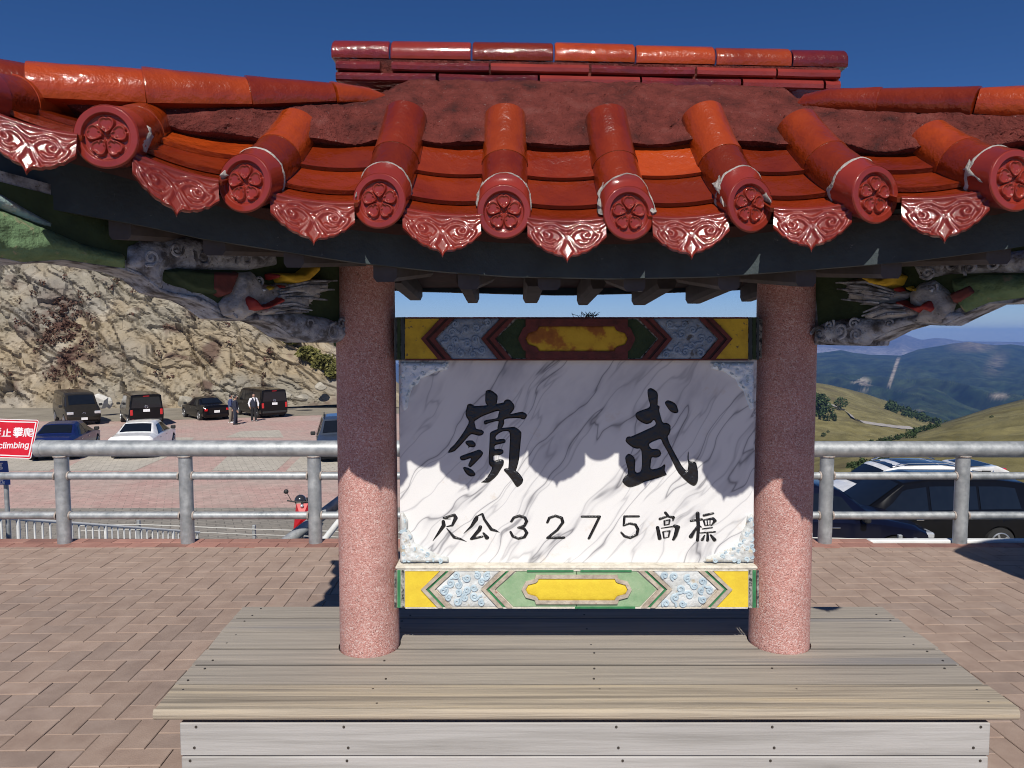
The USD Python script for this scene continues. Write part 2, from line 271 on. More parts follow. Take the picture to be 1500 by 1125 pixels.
# ground
pm('paver', [(.25, (.245, .17, .132)), (.5, (.305, .22, .172)), (.75, (.355, .265, .21))], 7, 9, rough=.9, bump=(160, .45, .004), vary=.07, island=True, spots=(240, .68, (.15, .10, .08)))
pm('paver_grey', [(.25, (.225, .162, .13)), (.5, (.28, .206, .165)), (.75, (.33, .25, .205))], 7, 9, rough=.9, bump=(160, .45, .004), vary=.07, island=True, spots=(240, .66, (.12, .09, .08)))
pm('paver_red', [(.25, (.24, .115, .09)), (.5, (.31, .155, .12)), (.75, (.36, .20, .155))], 5, 8, rough=.9, bump=(160, .35, .003), vary=.22, island=True)
pm('joint_sand', [(.3, (.09, .07, .058)), (.7, (.30, .25, .20))], 7, 8, rough=.95, bump=(120, .5, .004))
pm('concrete', [(.3, (.22, .21, .19)), (.7, (.36, .34, .31))], 3, 8, rough=.9, bump=(40, .4, .01))
flat('white_paint', (.72, .72, .70), .5, bump=(40, .2, .003))
pm('lot_asphalt', [(.3, (.19, .165, .125)), (.7, (.30, .265, .205))], .7, 9, rough=.95, bump=(30, .4, .02))
def lot_brick(name, c1, c2, mort, dirt, scale=1.0):
    n = {'g': ('geometry', {}), 'br': ('brick_texture', dict(color1=c1, color2=c2, mortar=mort, scale=scale, mortar_size=.012, brick_width=.42, row_height=.21, bias=0.0)),
         'mp': ('mapping', dict(mapping_type='point', rotation=(0, 0, math.radians(-24)))),
         'nz': ('noise_texture', dict(scale=.35, detail=9.0, roughness=.65)), 'm': ('map_range', dict(from_min=.40, from_max=.66, to_min=0, to_max=.8)), 'x': ('mix_color', dict(b=dirt)),
         'n2': ('noise_texture', dict(scale=3.0, detail=9.0, roughness=.7)), 'm2': ('map_range', dict(from_min=.3, from_max=.7, to_min=.8, to_max=1.2)), 'h': ('hsv', {}),
         'p': ('principled_bsdf', dict(roughness=.9))}
    usdkit.material(stage, '/World/Looks/' + name, n, [('g.position', 'mp.vector'), ('mp.vector', 'br.vector'), ('br.color', 'x.a'), ('g.position', 'nz.vector'), ('nz.fac', 'm.value'), ('m.result', 'x.fac'),
        ('x.result', 'h.color'), ('g.position', 'n2.vector'), ('n2.fac', 'm2.value'), ('m2.result', 'h.value'), ('h.color', 'p.base_color')], surface='p.BSDF')
lot_brick('lot_pink', (.50, .33, .285), (.44, .275, .24), (.30, .22, .19), (.42, .34, .29))
lot_brick('lot_beige', (.50, .46, .385), (.45, .41, .345), (.24, .21, .18), (.40, .36, .30))
lot_brick('lot_grey', (.24, .22, .19), (.29, .26, .22), (.12, .11, .095), (.22, .20, .17))
# metal and cars
pm('galvanised', [(.3, (.26, .28, .285)), (.5, (.36, .375, .38)), (.7, (.47, .485, .485))], 14, 8, rough=.5, metal=.45, bump=(90, .35, .003), rough_ramp=(.38, .62), spots=(30, .72, (.16, .13, .11)))
pm('weld', [(.3, (.20, .15, .12)), (.7, (.46, .40, .36))], 40, rough=.8, bump=(80, .8, .006))
flat('cable', (.55, .54, .50), .6)
flat('sign_red', (.62, .012, .030), .4); flat('sign_blue', (.012, .085, .40), .4); flat('sign_white', (.82, .82, .82), .5)
flat('car_black', (.005, .005, .006), .12, spec=.3); flat('car_navy', (.010, .018, .085), .14, spec=.4); flat('car_midnight', (.004, .005, .015), .14, spec=.4)
flat('car_brown', (.022, .019, .015), .2, spec=.3)
flat('car_white', (.80, .80, .79), .3, coat=1.0); flat('car_grey', (.045, .055, .075), .25, coat=1.0)
flat('car_glass', (.008, .010, .014), .08, spec=.6); flat('tyre', (.02, .02, .02), .9); flat('alloy', (.55, .56, .57), .3, metal=.8)
flat('tail_red', (.50, .012, .015), .2, coat=1.0); flat('lamp_clear', (.75, .77, .80), .15, metal=.5, coat=1.0); flat('plate', (.78, .78, .78), .5); flat('chrome', (.75, .75, .76), .15, metal=1.0)
flat('black_plastic', (.02, .02, .02), .6); flat('scooter_red', (.45, .008, .010), .18); flat('helmet_black', (.03, .03, .032), .2, coat=1.0); flat('pale_lining', (.6, .56, .5), .8)
# people
flat('skin', (.45, .26, .18), .6); flat('hair_black', (.012, .010, .010), .5); flat('cloth_navy', (.022, .026, .045), .9); flat('cloth_black', (.015, .015, .017), .9); flat('cloth_white', (.78, .78, .80), .9)
flat('cloth_blue', (.05, .07, .16), .9); flat('cloth_khaki', (.20, .17, .13), .9); flat('shoe_white', (.7, .7, .7), .7); flat('shoe_grey', (.2, .2, .2), .7)
# land
tinted('rock_tint', .92, .8, .20, bump=(2.2, .6, .2)); tinted('mountain_tint', .95, .018, .75); tinted('meadow_tint', .95, .12, .28, bump=(.5, .6, .6)); tinted('leaf_tint', .7, 2.0, .2)
pm('boulder_rock', [(.3, (.20, .18, .14)), (.5, (.33, .30, .24)), (.7, (.44, .40, .33))], 1.6, 9, rough=.92, bump=(6, .8, .08))
pm('pale_boulder', [(.3, (.46, .44, .40)), (.6, (.60, .58, .53))], 2.0, 9, rough=.92, bump=(6, .8, .06))
pm('bark', [(.3, (.05, .04, .03)), (.7, (.11, .09, .07))], 8, rough=.95)
pm('road_grey', [(.3, (.26, .24, .22)), (.7, (.36, .33, .31))], .3, rough=.95)

# ================================================================== the land
def px_interp(x, pts): return np.interp(x, [p[0] for p in pts], [p[1] for p in pts])
def land(name, xs, nv, near, far, mat, colour, y_near, y_far, rough=0.0, nscale=1.0, seed=0, back=0.0, hard=1.0):
    """a slope that rises from the depth near(x) to a crest at the depth far(x); y_near and y_far are the heights at which its foot and crest show."""
    xs = np.asarray(xs, float); v = np.linspace(0, 1, nv)
    P = np.zeros((nv + 2, len(xs), 3)); C = np.zeros_like(P)
    for i, x in enumerate(xs):
        f0 = at(x, px_interp(x, y_near), px_interp(x, near)); c0 = at(x, px_interp(x, y_far), px_interp(x, far))
        P[:nv, i] = f0 + (c0 - f0) * v[:, None]
        P[:nv, i, 2] = f0[2] + (c0[2] - f0[2]) * v ** hard
        P[nv, i] = c0 + (c0 - f0) * [.15, .15, 0] - [0, 0, abs(c0[2] - f0[2]) * .12 + 1]; P[nv + 1, i] = c0 + (c0 - f0) * [.9, .9, 0] - [0, 0, abs(c0[2] - f0[2]) * 1.2 + back]
    q = P[..., :2] / nscale * (A([1.5, .55]) if nscale > 300 else 1)
    h = meshkit.fbm(np.dstack([q, np.full(q.shape[:2], seed * 3.7)]), 6, seed)
    ridged = 1 - np.abs(2 * h - 1) * 2.2
    w = np.zeros(nv + 2); w[:nv] = np.clip((1 - v) * 1.3, .015, 1); w[0] = .3
    P[..., 2] += rough * (ridged - .4) * w[:, None]
    return P, colour(P, h)
def mixc(a, b, t): t = np.clip(t, 0, 1)[..., None]; return A(a) * (1 - t) + A(b) * t
def scr(P):                                     # where a point of the land stands in the view (only used to place woods, scars and paths)
    c, s = math.cos(PITCH), math.sin(PITCH); d = P - A([0, 0, EYE]); f = d[..., 1] * c - d[..., 2] * s; u = d[..., 1] * s + d[..., 2] * c
    return 750 + FOCAL * d[..., 0] / f, 562.5 - FOCAL * u / f

# a wide ground that falls away from the pass on all sides
rr = np.geomspace(66, 15500, 60); aa = np.linspace(0, 2 * np.pi, 145)
R, T = np.meshgrid(rr, aa, indexing='ij')
G = np.dstack([R * np.sin(T), R * np.cos(T), -40 - 560 * (1 - np.exp(-R / 900.0))])
G[..., 2] += 50 * (meshkit.fbm(G[..., :3] / 500, 5, 3) - .5) * np.clip(R / 400, 0, 1)
structure('ground', sheet(G, flip=True), 'meadow_tint', True, tint=np.broadcast_to([.10, .10, .05], G.shape).reshape(-1, 3))

# far peaks
def far_col(P, h): return mixc((.13, .12, .11), (.30, .27, .25), (h - .42) * 5)
xs = np.linspace(960, 1900, 260)
P, C = land('far', xs, 60, [(0, 8000)], [(0, 11500)], '', far_col, [(0, 560)],
            [(960, 505), (1195, 502), (1240, 503), (1270, 504), (1270, 501), (1300, 496), (1313, 490.5), (1320, 487.5), (1328, 491), (1350, 498), (1370, 495), (1385, 496), (1410, 500), (1900, 506)], 170, 1500, 5, 300)
structure('mountains', sheet(P, flip=True), 'mountain_tint', 22, tint=None) if False else lone('far_peaks', sheet(P), 'mountain_tint', 'far pale blue pointed peaks on the horizon', 'mountain', kind='structure', smooth=True, tint=C.reshape(-1, 3))
# second range: wooded mountain
def wood_col(P, h):
    x, y = scr(P); n2 = meshkit.fbm(P / 420, 5, 9); n3 = meshkit.fbm(P / 130, 4, 4)
    c = mixc((.010, .022, .010), (.034, .048, .020), (n3 - .3) * 2.5)
    c = mixc((0, 0, 0), (1, 1, 1), np.ones_like(h)) * c
    bare = (np.clip((n2 - .58) * 9, 0, 1) * np.clip((560 - y) / 40, 0, 1) * np.clip((x - 1380) / 40, 0, 1) + np.clip((n2 - .64) * 12, 0, 1) * .6) * np.clip((n3 - .38) * 6, .15, 1)
    bare = np.maximum(bare * .6, .7 * np.clip(1.2 - np.abs(x - 1460 - (y - 530) * -.35) / 16, 0, 1) * np.clip(1.3 - np.abs(y - 532) / 18, 0, 1) * (n3 > .44))
    bare = np.maximum(bare, np.clip(1.3 - np.abs(x - 1425) / 34, 0, 1) * np.clip(1.4 - np.abs(y - 506) / 9, 0, 1))
    c = mixc((1, 1, 1), (1, 1, 1), h) * (c * (1 - np.clip(bare, 0, 1)[..., None]) + A([.13, .108, .075]) * np.clip(bare, 0, 1)[..., None])
    slide = np.clip(1.6 - np.abs(x - (1316 - (y - 525) * .34)) / 2.2, 0, 1) * ((y > 524) & (y < 566))
    slide = np.maximum(slide, np.clip(1.4 - np.hypot((x - 1262) / 13, (y - 563) / 10), 0, 1) * (n3 > .47)); slide = np.maximum(slide, np.clip(1.4 - np.hypot((x - 1463) / 13, (y - 580) / 4), 0, 1) * (n3 > .45))
    return c * (1 - slide[..., None]) + A([.26, .22, .17]) * slide[..., None]
xs = np.linspace(1060, 1700, 520)
P, C = land('mid', xs, 210, [(0, 2300)], [(0, 5200)], '', wood_col, [(0, 655)],
            [(1040, 522), (1195, 518), (1232, 513), (1250, 517), (1275, 520), (1320, 521), (1345, 512), (1370, 508), (1395, 503.5), (1420, 501), (1440, 504), (1460, 506), (1480, 504.5), (1500, 507), (1560, 500), (1800, 520)], 200, 800, 2, 300, 1.15)
lone('wooded_mountain', sheet(P), 'mountain_tint', 'blue wooded mountain range with pale landslide scars', 'mountain', kind='structure', smooth=True, tint=C.reshape(-1, 3))
# a lower wooded spur in front of it
def spur_col(P, h): n3 = meshkit.fbm(P / 70, 4, 14); n2 = meshkit.fbm(P / 200, 4, 19); return mixc((0, 0, 0), (.16, .13, .09), np.clip((n2 - .68) * 12, 0, 1) * .5) + mixc((.012, .024, .010), (.040, .055, .020), (n3 - .3) * 2.5)
P, C = land('spur', np.linspace(1060, 1700, 400), 130, [(0, 1500)], [(0, 2900)], '', spur_col, [(0, 690)],
            [(1040, 600), (1195, 592), (1270, 590), (1310, 580), (1345, 566), (1370, 570), (1420, 590), (1470, 604), (1500, 612), (1800, 640)], 100, 420, 6, 200, 1.1)
lone('wooded_spur', sheet(P), 'mountain_tint', 'lower dark green wooded spur below the blue mountain range', 'mountain', kind='structure', smooth=True, tint=C.reshape(-1, 3))
# grass hills
def grass_col(P, h):
    n3 = meshkit.fbm(P / 9, 5, 21); n2 = meshkit.fbm(P / 38, 4, 22)
    c = mixc((.135, .115, .040), (.225, .195, .085), (n3 - .3) * 2.2)
    return mixc((1, 1, 1), (1, 1, 1), h) * (c * (1 - .55 * np.clip((n2 - .55) * 7, 0, 1)[..., None]) + .55 * A([.085, .065, .035]) * np.clip((n2 - .55) * 7, 0, 1)[..., None])
P2, C2 = land('hill', np.linspace(1090, 1560, 240), 120, [(0, 330)], [(0, 820)], '', grass_col, [(0, 720)],
            [(1090, 545), (1195, 563), (1215, 567), (1240, 574), (1270, 584), (1300, 594), (1330, 606), (1360, 617), (1400, 632), (1440, 650), (1560, 690)], 14, 120, 11, 120, 1.15)
lone('grass_hill', sheet(P2), 'meadow_tint', 'grassy hill with a winding road beside the right pillar', 'hill', kind='structure', smooth=True, tint=C2.reshape(-1, 3))
P3, C3 = land('slope', np.linspace(1120, 1800, 280), 110, [(0, 70)], [(0, 430)], '', grass_col, [(0, 790)],
            [(1120, 740), (1195, 705), (1240, 682), (1290, 662), (1320, 648), (1345, 638), (1375, 625), (1410, 614), (1450, 601), (1500, 588), (1600, 570), (1800, 560)], 6, 60, 12, 120, 1.3)
lone('grass_slope', sheet(P3), 'meadow_tint', 'smooth olive grass slope above the parked cars on the right', 'hill', kind='structure', smooth=True, tint=C3.reshape(-1, 3))
tree2, tree3 = cKDTree(np.stack(scr(P2[:120].reshape(-1, 3)), -1)), cKDTree(np.stack(scr(P3[:110].reshape(-1, 3)), -1))
def on(x, y, which=2):
    t, P = (tree2, P2) if which == 2 else (tree3, P3); d, i = t.query([x, y], k=3); w = 1 / (d + 1e-3); return (P.reshape(-1, 3)[i] * w[:, None]).sum(0) / w.sum()
# winding road on the hill
rpts = [(1205, 592), (1222, 595), (1237, 602), (1245, 608), (1252, 615), (1262, 619), (1280, 622), (1300, 625), (1320, 627), (1337, 628)]
L, Rr = [], []
fine = [(np.interp(k, range(len(rpts)), [p[0] for p in rpts]), np.interp(k, range(len(rpts)), [p[1] for p in rpts])) for k in np.linspace(0, len(rpts) - 1, 40)]
for x, y in fine:
    p = on(x, y); L.append(p + [0, -4.0, .1]); Rr.append(p + [0, 4.0, 1.6])
structure('road', sheet(A([L, Rr])), 'road_grey', True)

# foliage
def leaves(rng, centre, radii, n, size, dark=(.018, .032, .012), light=(.055, .085, .028), up=.4):
    p = rng.normal(size=(n, 3)); p /= np.linalg.norm(p, axis=1)[:, None]; p *= (rng.uniform(.35, 1.0, (n, 1)) ** .5)
    lump = meshkit.noise(p * 2.2 + 7 * rng.random(3), 5); p *= (.72 + .5 * lump)[:, None]
    c = A(centre) + p * A(radii)
    a = rng.normal(size=(n, 3)); a /= np.linalg.norm(a, axis=1)[:, None]; b = np.cross(a, rng.normal(size=(n, 3))); b /= np.linalg.norm(b, axis=1)[:, None]
    s = size * rng.uniform(.6, 1.3, (n, 1))
    V = np.stack([c - a * s, c + b * s * .55, c + a * s, c - b * s * .55], 1).reshape(-1, 3)
    i = np.arange(n)[:, None] * 4; F = np.vstack([i + [0, 1, 2], i + [0, 2, 3]])
    t = np.clip(rng.uniform(0, 1, n) * .7 + .3 * lump, 0, 1)[:, None]
    col = np.repeat(A(dark) * (1 - t) + A(light) * t, 4, 0)
    return trimesh.Trimesh(V, F, process=False), col
def tree(label, base, h, w, n=260, group=None, rng=None, **k):
    t = thing('bushy_tree', label, 'tree', base, group=group)
    obj(t, 'trunk', cyl(A(base) - [0, 0, .3], A(base) + [0, 0, h * .5], h * .05, 7, h * .02), 'bark')
    m, c = leaves(rng, A(base) + [0, 0, h * .58], (w / 2, w / 2, h * .46), n, h * .07, **k)
    obj(t, 'crown', m, 'leaf_tint', tint=c)
rng = np.random.default_rng(5)
def px_m(p): return FOCAL / p[1]
for lab, x, y, hp, wp in [('dark round tree standing alone above the bend of the hill road', 1232, 601, 19, 20), ('tall dark tree beside the right pillar on the hillside', 1200, 618, 42, 26),
                          ('dark spreading tree at the lower edge of the hillside grove', 1212, 622, 26, 24), ('small dark bush below the hillside grove', 1222, 620, 14, 8), ('dark tree at the back of the hillside grove', 1198, 600, 24, 20)]:
    p = on(x, y); s = p[1] / FOCAL; tree(lab, p, hp * s, wp * s, 420, rng=rng)
for k, (x, y, hp, wp, w3) in enumerate([(1206, 640, 7, 8, 2), (1213, 634, 4, 5, 2), (1452, 612, 4, 6, 3), (1240, 678, 6, 8, 3), (1207, 666, 14, 22, 3)]):
    p = on(x, y, w3); s = p[1] / FOCAL
    m, c = leaves(rng, p + [0, 0, hp * s * .4], (wp * s / 2, wp * s / 2, hp * s / 2), 160, hp * s * .14)
    lone('hill_bush', m, 'leaf_tint', ['small bush on the grass left of the hill road', 'tiny bush on the grass under the hillside grove', 'tiny dark bush alone on the right grass slope', 'small dark bush just above the white car roof', 'wide dark bush touching the right pillar below the rail'][k], 'bush', tint=c)
ms, cs = [], []
def belt(pts, n, hp, which):
    for k in range(n):
        s = rng.uniform(0, len(pts) - 1); x = np.interp(s, range(len(pts)), [q[0] for q in pts]) + rng.normal() * 3; y = np.interp(s, range(len(pts)), [q[1] for q in pts]) + rng.normal() * 2.5
        p = on(x, y, which); sc = p[1] / FOCAL; h = hp * rng.uniform(.6, 1.2) * sc
        m, c = leaves(rng, p + [0, 0, h * .45], (h * .42, h * .42, h * .55), 70, h * .16); ms.append(m); cs.append(c)
belt([(1298, 597), (1315, 603), (1340, 611), (1365, 618), (1388, 623)], 70, 10, 2)
belt([(1330, 641), (1345, 636), (1362, 630), (1378, 626)], 26, 10, 3); belt([(1268, 650), (1285, 650), (1310, 645), (1325, 642)], 24, 9, 3); belt([(1244, 694), (1262, 690), (1285, 684), (1296, 680)], 30, 14, 3)
lone('hill_woods', cat(ms), 'leaf_tint', 'dark belts of woodland along the folds of the grass hills', 'woodland', kind='stuff', tint=np.vstack(cs))

# ------------------------------------------------------------------ the rock face on the left
nx, nv = 430, 250
xs = np.linspace(-420, 640, nx); v = np.linspace(0, 1, nv)
crest = [(-420, 120), (-100, 200), (0, 235), (200, 300), (300, 345), (400, 420), (450, 468), (490, 508), (530, 545), (580, 572), (640, 596)]
foot = [(-420, 606), (0, 603), (100, 602), (250, 600), (400, 597), (500, 592), (640, 600)]
P = np.zeros((nv + 1, nx, 3))
for i, x in enumerate(xs):
    f0 = at(x, px_interp(x, foot), 57.0); hh = None
    yc = px_interp(x, crest); k = (at(x, yc, 1.0)[2] - EYE); Yc = (57 + (EYE - f0[2]) / 1.45) / (1 - k / 1.45)      # mean slope of the face
    c0 = at(x, yc, max(Yc, 58)); P[:nv, i] = f0 + (c0 - f0) * v[:, None]; P[nv, i] = c0 + [0, 18, -2]
rngc = np.random.default_rng(3)
th = math.radians(58)
q = np.dstack([P[..., 0] * math.cos(th) + P[..., 2] * math.sin(th), -P[..., 0] * math.sin(th) + P[..., 2] * math.cos(th), P[..., 1] * .5])
warp = np.dstack([meshkit.fbm(q / 3 + 9 * k, 4, k) for k in range(3)]) - .5
S = (q + warp * 2.4) * A([.80, .27, .3])           # blocks long along the dip of the strata
def cells(S, seed, dens):
    r = np.random.default_rng(seed); lo, hi = S.reshape(-1, 3).min(0) - .5, S.reshape(-1, 3).max(0) + .5
    n = int(np.prod(hi - lo) * dens); c = r.uniform(lo, hi, (n, 3)); d, i = cKDTree(c).query(S.reshape(-1, 3), k=2)
    tilt = r.normal(size=(n, 3)) * .35; val = r.normal(size=n)
    off = val[i[:, 0]] + ((S.reshape(-1, 3) - c[i[:, 0]]) * tilt[i[:, 0]]).sum(1) * 1.3
    return off.reshape(S.shape[:2]), (d[:, 1] - d[:, 0]).reshape(S.shape[:2]), i[:, 0].reshape(S.shape[:2])
o1, e1, i1 = cells(S, 1, .8); o2, e2, i2 = cells(S * 2.3, 2, .8); o3, e3, i3 = cells(S * 5.0, 7, .8)
big = meshkit.fbm(P / 11, 4, 8) - .5
amp = np.clip((560 - px_interp(xs, crest)) / 120, .25, 1)[None, :] * np.where(v < .06, v / .06, 1)[list(range(nv)) + [nv - 1]][:, None]
lay = q[..., 1] * .55 + .9 * (meshkit.fbm(q / 4, 4, 61) - .5); lay = lay - np.floor(lay)
fis = (q[..., 0] * .30 + 1.3 * (meshkit.fbm(q / 6 + 5, 4, 63) - .5)); fis = np.abs(fis - np.round(fis))
disp = (.30 * np.minimum(lay, .85) - .55 * np.exp(-(fis / .025) ** 2) + .24 * o1 + .10 * o2 + .035 * o3 - .35 * np.exp(-(e1 / .05) ** 2) - .16 * np.exp(-(e2 / .07) ** 2) + 2.6 * big) * amp
P += disp[..., None] * A([.12, -.80, .45])
r1 = np.random.default_rng(11)
tone = r1.uniform(0, 1, 40000)
x_, y_ = scr(P)
t1, t2 = tone[i1 % 40000], tone[(i2 * 7 + 3) % 40000]
nn = meshkit.fbm(P / 5, 5, 31); n4 = meshkit.fbm(P / 1.2, 4, 33)
c = mixc((.215, .192, .150), (.30, .268, .208), t1 * .6 + t2 * .4)
ochre = np.clip((nn - .5) * 6 + np.clip((80 - x_) / 60, 0, .5) + np.clip((x_ - 470) / 40, 0, .9), 0, 1)
c = c * (1 - .6 * ochre[..., None]) + A([.31, .235, .14]) * .6 * ochre[..., None]
pale = np.clip((meshkit.fbm(P / 3.5 + 30, 4, 41) - .58) * 9, 0, 1); c = c * (1 - .3 * pale[..., None]) + A([.50, .46, .40]) * .3 * pale[..., None]
grey = np.clip((meshkit.fbm(P / 4 + 60, 4, 43) - .52) * 7, 0, 1); c = c * (1 - .4 * grey[..., None]) + A([.19, .182, .17]) * .4 * grey[..., None]
veg = np.clip(1.5 - np.hypot((x_ - 95 - (y_ - 500) * .12) / 42, (y_ - 498) / 62), 0, 1) * np.clip((n4 - .40) * 6, 0, 1)
veg = np.maximum(veg, np.clip((meshkit.fbm(P / 2.2 + 90, 4, 47) - .60) * 9, 0, 1) * .8)
c = c * (1 - veg[..., None]) + A([.085, .045, .035]) * veg[..., None]
lone('rock_face', sheet(P), 'rock_tint', 'steep beige and grey layered rock face behind the car park', 'cliff', smooth=28 if False else False, tint=c.reshape(-1, 3))
rock_P, rock_s = P.reshape(-1, 3), cKDTree(np.stack(scr(P.reshape(-1, 3)), -1))
def on_rock(x, y): return rock_P[rock_s.query([x, y])[1]]
# dry reddish brush in the clefts, green scrub at the crest
ms, cs = [], []
for k in range(130):
    x, y = 95 + rng.normal() * 26, 492 + rng.normal() * 42
    if k % 4 == 0: x, y = rng.uniform(20, 460), rng.uniform(400, 570)
    p = on_rock(x, y); m, c = leaves(rng, p + [0, -.15, .1], (.32, .2, .26), 16, .13, (.06, .028, .022), (.15, .085, .06)); ms.append(m); cs.append(c)
lone('dry_brush', cat(ms), 'leaf_tint', 'reddish dry brush clinging to clefts of the rock face', 'dry brush', kind='stuff', tint=np.vstack(cs))
for k, (x, y, w, h) in enumerate([(452, 522, 34, 22), (478, 536, 40, 26), (430, 500, 26, 16), (470, 560 - 30, 30, 16), (492, 548, 30, 22)]):
    p = on_rock(x, y); s = p[1] / FOCAL
    m, c = leaves(rng, p + [0, -.3, h * s * .2], (w * s / 2, w * s / 2, h * s / 2), 700, .16, (.06, .065, .018), (.21, .19, .06))
    lone('scrub_bush', m, 'leaf_tint', ['yellow-green scrub bush on the crest of the rock face', 'largest yellow-green scrub bush beside the left pillar', 'highest scrub bush just under the left carved bracket', 'low scrub bush on the bare soil of the rock face', 'scrub bush half hidden behind the left pillar'][k], 'bush', tint=c)
for k, (x, y, w, h) in enumerate([(482, 517, 26, 22), (498, 524, 24, 26)]):
    p = on_rock(x, y) + [0, 3, 0]; s = p[1] / FOCAL
    m, c = leaves(rng, p + [0, 0, h * s * .2], (w * s / 2, w * s / 2, h * s / 2), 500, .2, (.012, .02, .01), (.04, .055, .02))
    lone('conifer_bush', m, 'leaf_tint', ['dark green bush behind the yellow scrub under the left bracket', 'dark green bush at the left pillar below the bracket'][k], 'bush', tint=c)

# ------------------------------------------------------------------ the car park
def lotsheet(pts, lift, den=2.0):
    poly = Polygon(pts); x0, y0, x1, y1 = poly.bounds
    m = extrude(poly, .01); m = trimesh.Trimesh(*trimesh.triangles.to_kwargs(m.triangles).values()) if False else m
    m = m.slice_plane([4, 0, 0], [1, 0, 0]) + m.slice_plane([4, 0, 0], [-1, 0, 0]) if x0 < 4 < x1 else m
    v = np.array(m.vertices); top = v[:, 2] > .005; m = m.submesh([np.all(top[m.faces], 1)], append=True)
    v = np.array(m.vertices); v[:, 2] = lot_z(v[:, 0], v[:, 1]) + lift; m.vertices = v; return m
structure('car_park', lotsheet([(-80, 6.6), (20, 6.6), (20, 21.6), (8.6, 22.2), (9.0, 70), (-80, 70)], 0.0), 'lot_pink')
structure('car_park_edge', lotsheet([(-80, 6.65), (19.9, 6.65), (19.9, 21.4), (7.5, 21.4), (3, 20.6), (-80, 19.6)], .006), 'lot_grey')
structure('gravel_strip', lotsheet([(-80, 46.5), (-24, 46.2), (-14, 50.4), (-2, 53.5), (8.8, 56), (8.8, 69), (-80, 69)], .008), 'lot_asphalt')
def bay(pts): structure('parking_bay', lotsheet([atlot(x, y)[:2] for x, y in pts], .008), 'lot_beige')
bay([(310, 690), (404, 690), (443, 655), (450, 650), (352, 652)]); bay([(418, 691), (520, 691), (560, 650), (459, 651)]); bay([(88, 690), (196, 690), (262, 662), (285, 641), (180, 640), (156, 655)]); bay([(-60, 690), (72, 690), (140, 655), (20, 655)])
bay([(330, 641), (416, 641), (409, 630), (352, 632)]); bay([(40, 700), (300, 702), (300, 697), (40, 695)]); bay([(320, 702), (520, 703), (520, 697), (320, 697)])
# stones at the foot of the rock
for k, (x, y, w, h, d, lab) in enumerate([(147, 588, 27, 18, 50.0, 'large pale boulder between the two front vans'), (160, 590, 9, 13, 51.0, 'small white stone beside the black van\'s mirror'), (272, 588, 26, 15, 53.5, 'brown boulder behind the black saloon'),
                                          (418, 578, 20, 9, 55.0, 'flat grey slab at the foot of the slope right of the van'), (440, 583, 27, 9, 54.0, 'long flat stone on the soil right of the parked van'), (470, 566, 18, 10, 56.5, 'dark lone rock on the soil beside the left pillar'), (404, 522, 19, 11, 62, 'pale leaning slab high on the right of the rock face')]):
    p = at(x, y, d); s = d / FOCAL; m = trimesh.creation.icosphere(3, 1.0); vv = np.array(m.vertices)
    r = np.random.default_rng(50 + k); c = r.normal(size=(12, 3)); c /= np.linalg.norm(c, axis=1)[:, None]
    for n_ in c: dd = vv @ n_; lim = r.uniform(.62, .85); vv -= np.maximum(dd - lim, 0)[:, None] * n_
    vv *= 1 + .10 * (meshkit.fbm(vv * 3 + k, 4, k) - .5)[:, None]
    m.vertices = vv * A([w * s / 2, w * s / 2.6, h * s / 1.5]) + p; lone('boulder', m, 'pale_boulder' if k < 2 else 'boulder_rock', lab, 'boulder', smooth=20)

# ================================================================== the terrace
EDGE = 6.08
structure('terrace', bx([0, -4.47, -.30], [30, 20.9, .5]), 'joint_sand')
structure('retaining_wall', bx([0, EDGE + .045, -1.9], [30, .16, 3.6]), 'concrete')
paver_rng = random.Random(8)
BL, BW, GAP = .240, .120, .0034
def brick_mesh(cx, cy, along_x, r):
    sx, sy = (BL, BW) if along_x else (BW, BL)
    z = r.uniform(-.0012, .0015); tx, ty = r.uniform(-.004, .004), r.uniform(-.004, .004)
    a, b, e = sx / 2 - GAP / 2, sy / 2 - GAP / 2, .003
    v = []
    for zz, k in ((-.045, 0), (-e, 0), (0, e)):
        for sgx, sgy in ((-1, -1), (1, -1), (1, 1), (-1, 1)): v.append((sgx * (a - k), sgy * (b - k), zz + z + (sgx * a * tx + sgy * b * ty if zz > -.04 else 0)))
    f = []
    for k in (0, 4):
        for i in range(4): j = (i + 1) % 4; f += [(k + i, k + j, k + 4 + j), (k + i, k + 4 + j, k + 4 + i)]
    f += [(8, 9, 10), (8, 10, 11)]
    m = trimesh.Trimesh(v, f, process=False); m.apply_translation([cx, cy, 0]); return m
TURN = math.radians(1.4); RB = rz(TURN)
pavers = []
for r_ in range(-120, 120):                       # herringbone: every row shifts by one brick width
    for c_ in range(-70, 70):
        # classic 90 degree pattern with period 4 widths
        k = (c_ - r_) % 4
        x, y = c_ * BW, r_ * BW
        if k == 0: pavers.append((x + BW, y + BW / 2, True))
        elif k == 3: pavers.append((x + BW / 2, y + BW, False))
def covered(P):
    return [p for p in P]
sel = []
for x, y, ax in pavers:
    X, Y, _ = trimesh.transform_points([[x, y + 2, 0]], RB)[0]
    if not (-8.5 < X < 8.5 and -2.5 < Y < EDGE - .18): continue
    sx, sy = scr(A([X, Y, 0]))
    vis = Y > 1.2 and -60 < sx < 1560 and sy < 1180
    bench = (-1.10 < X < 1.60 and Y < 4.3) if Y > 2.2 else False
    area = 1e4 / (Y * Y) if (vis and not bench) else 0
    sel.append((area, X, Y, ax))
sel.sort(key=lambda s: -s[0])
pave = thing('brick_pavement', 'brown brick pavement laid in a herringbone pattern around the bench', 'pavement')
tag(stage.GetPrimAtPath(pave['path']), kind='structure')
rest = []
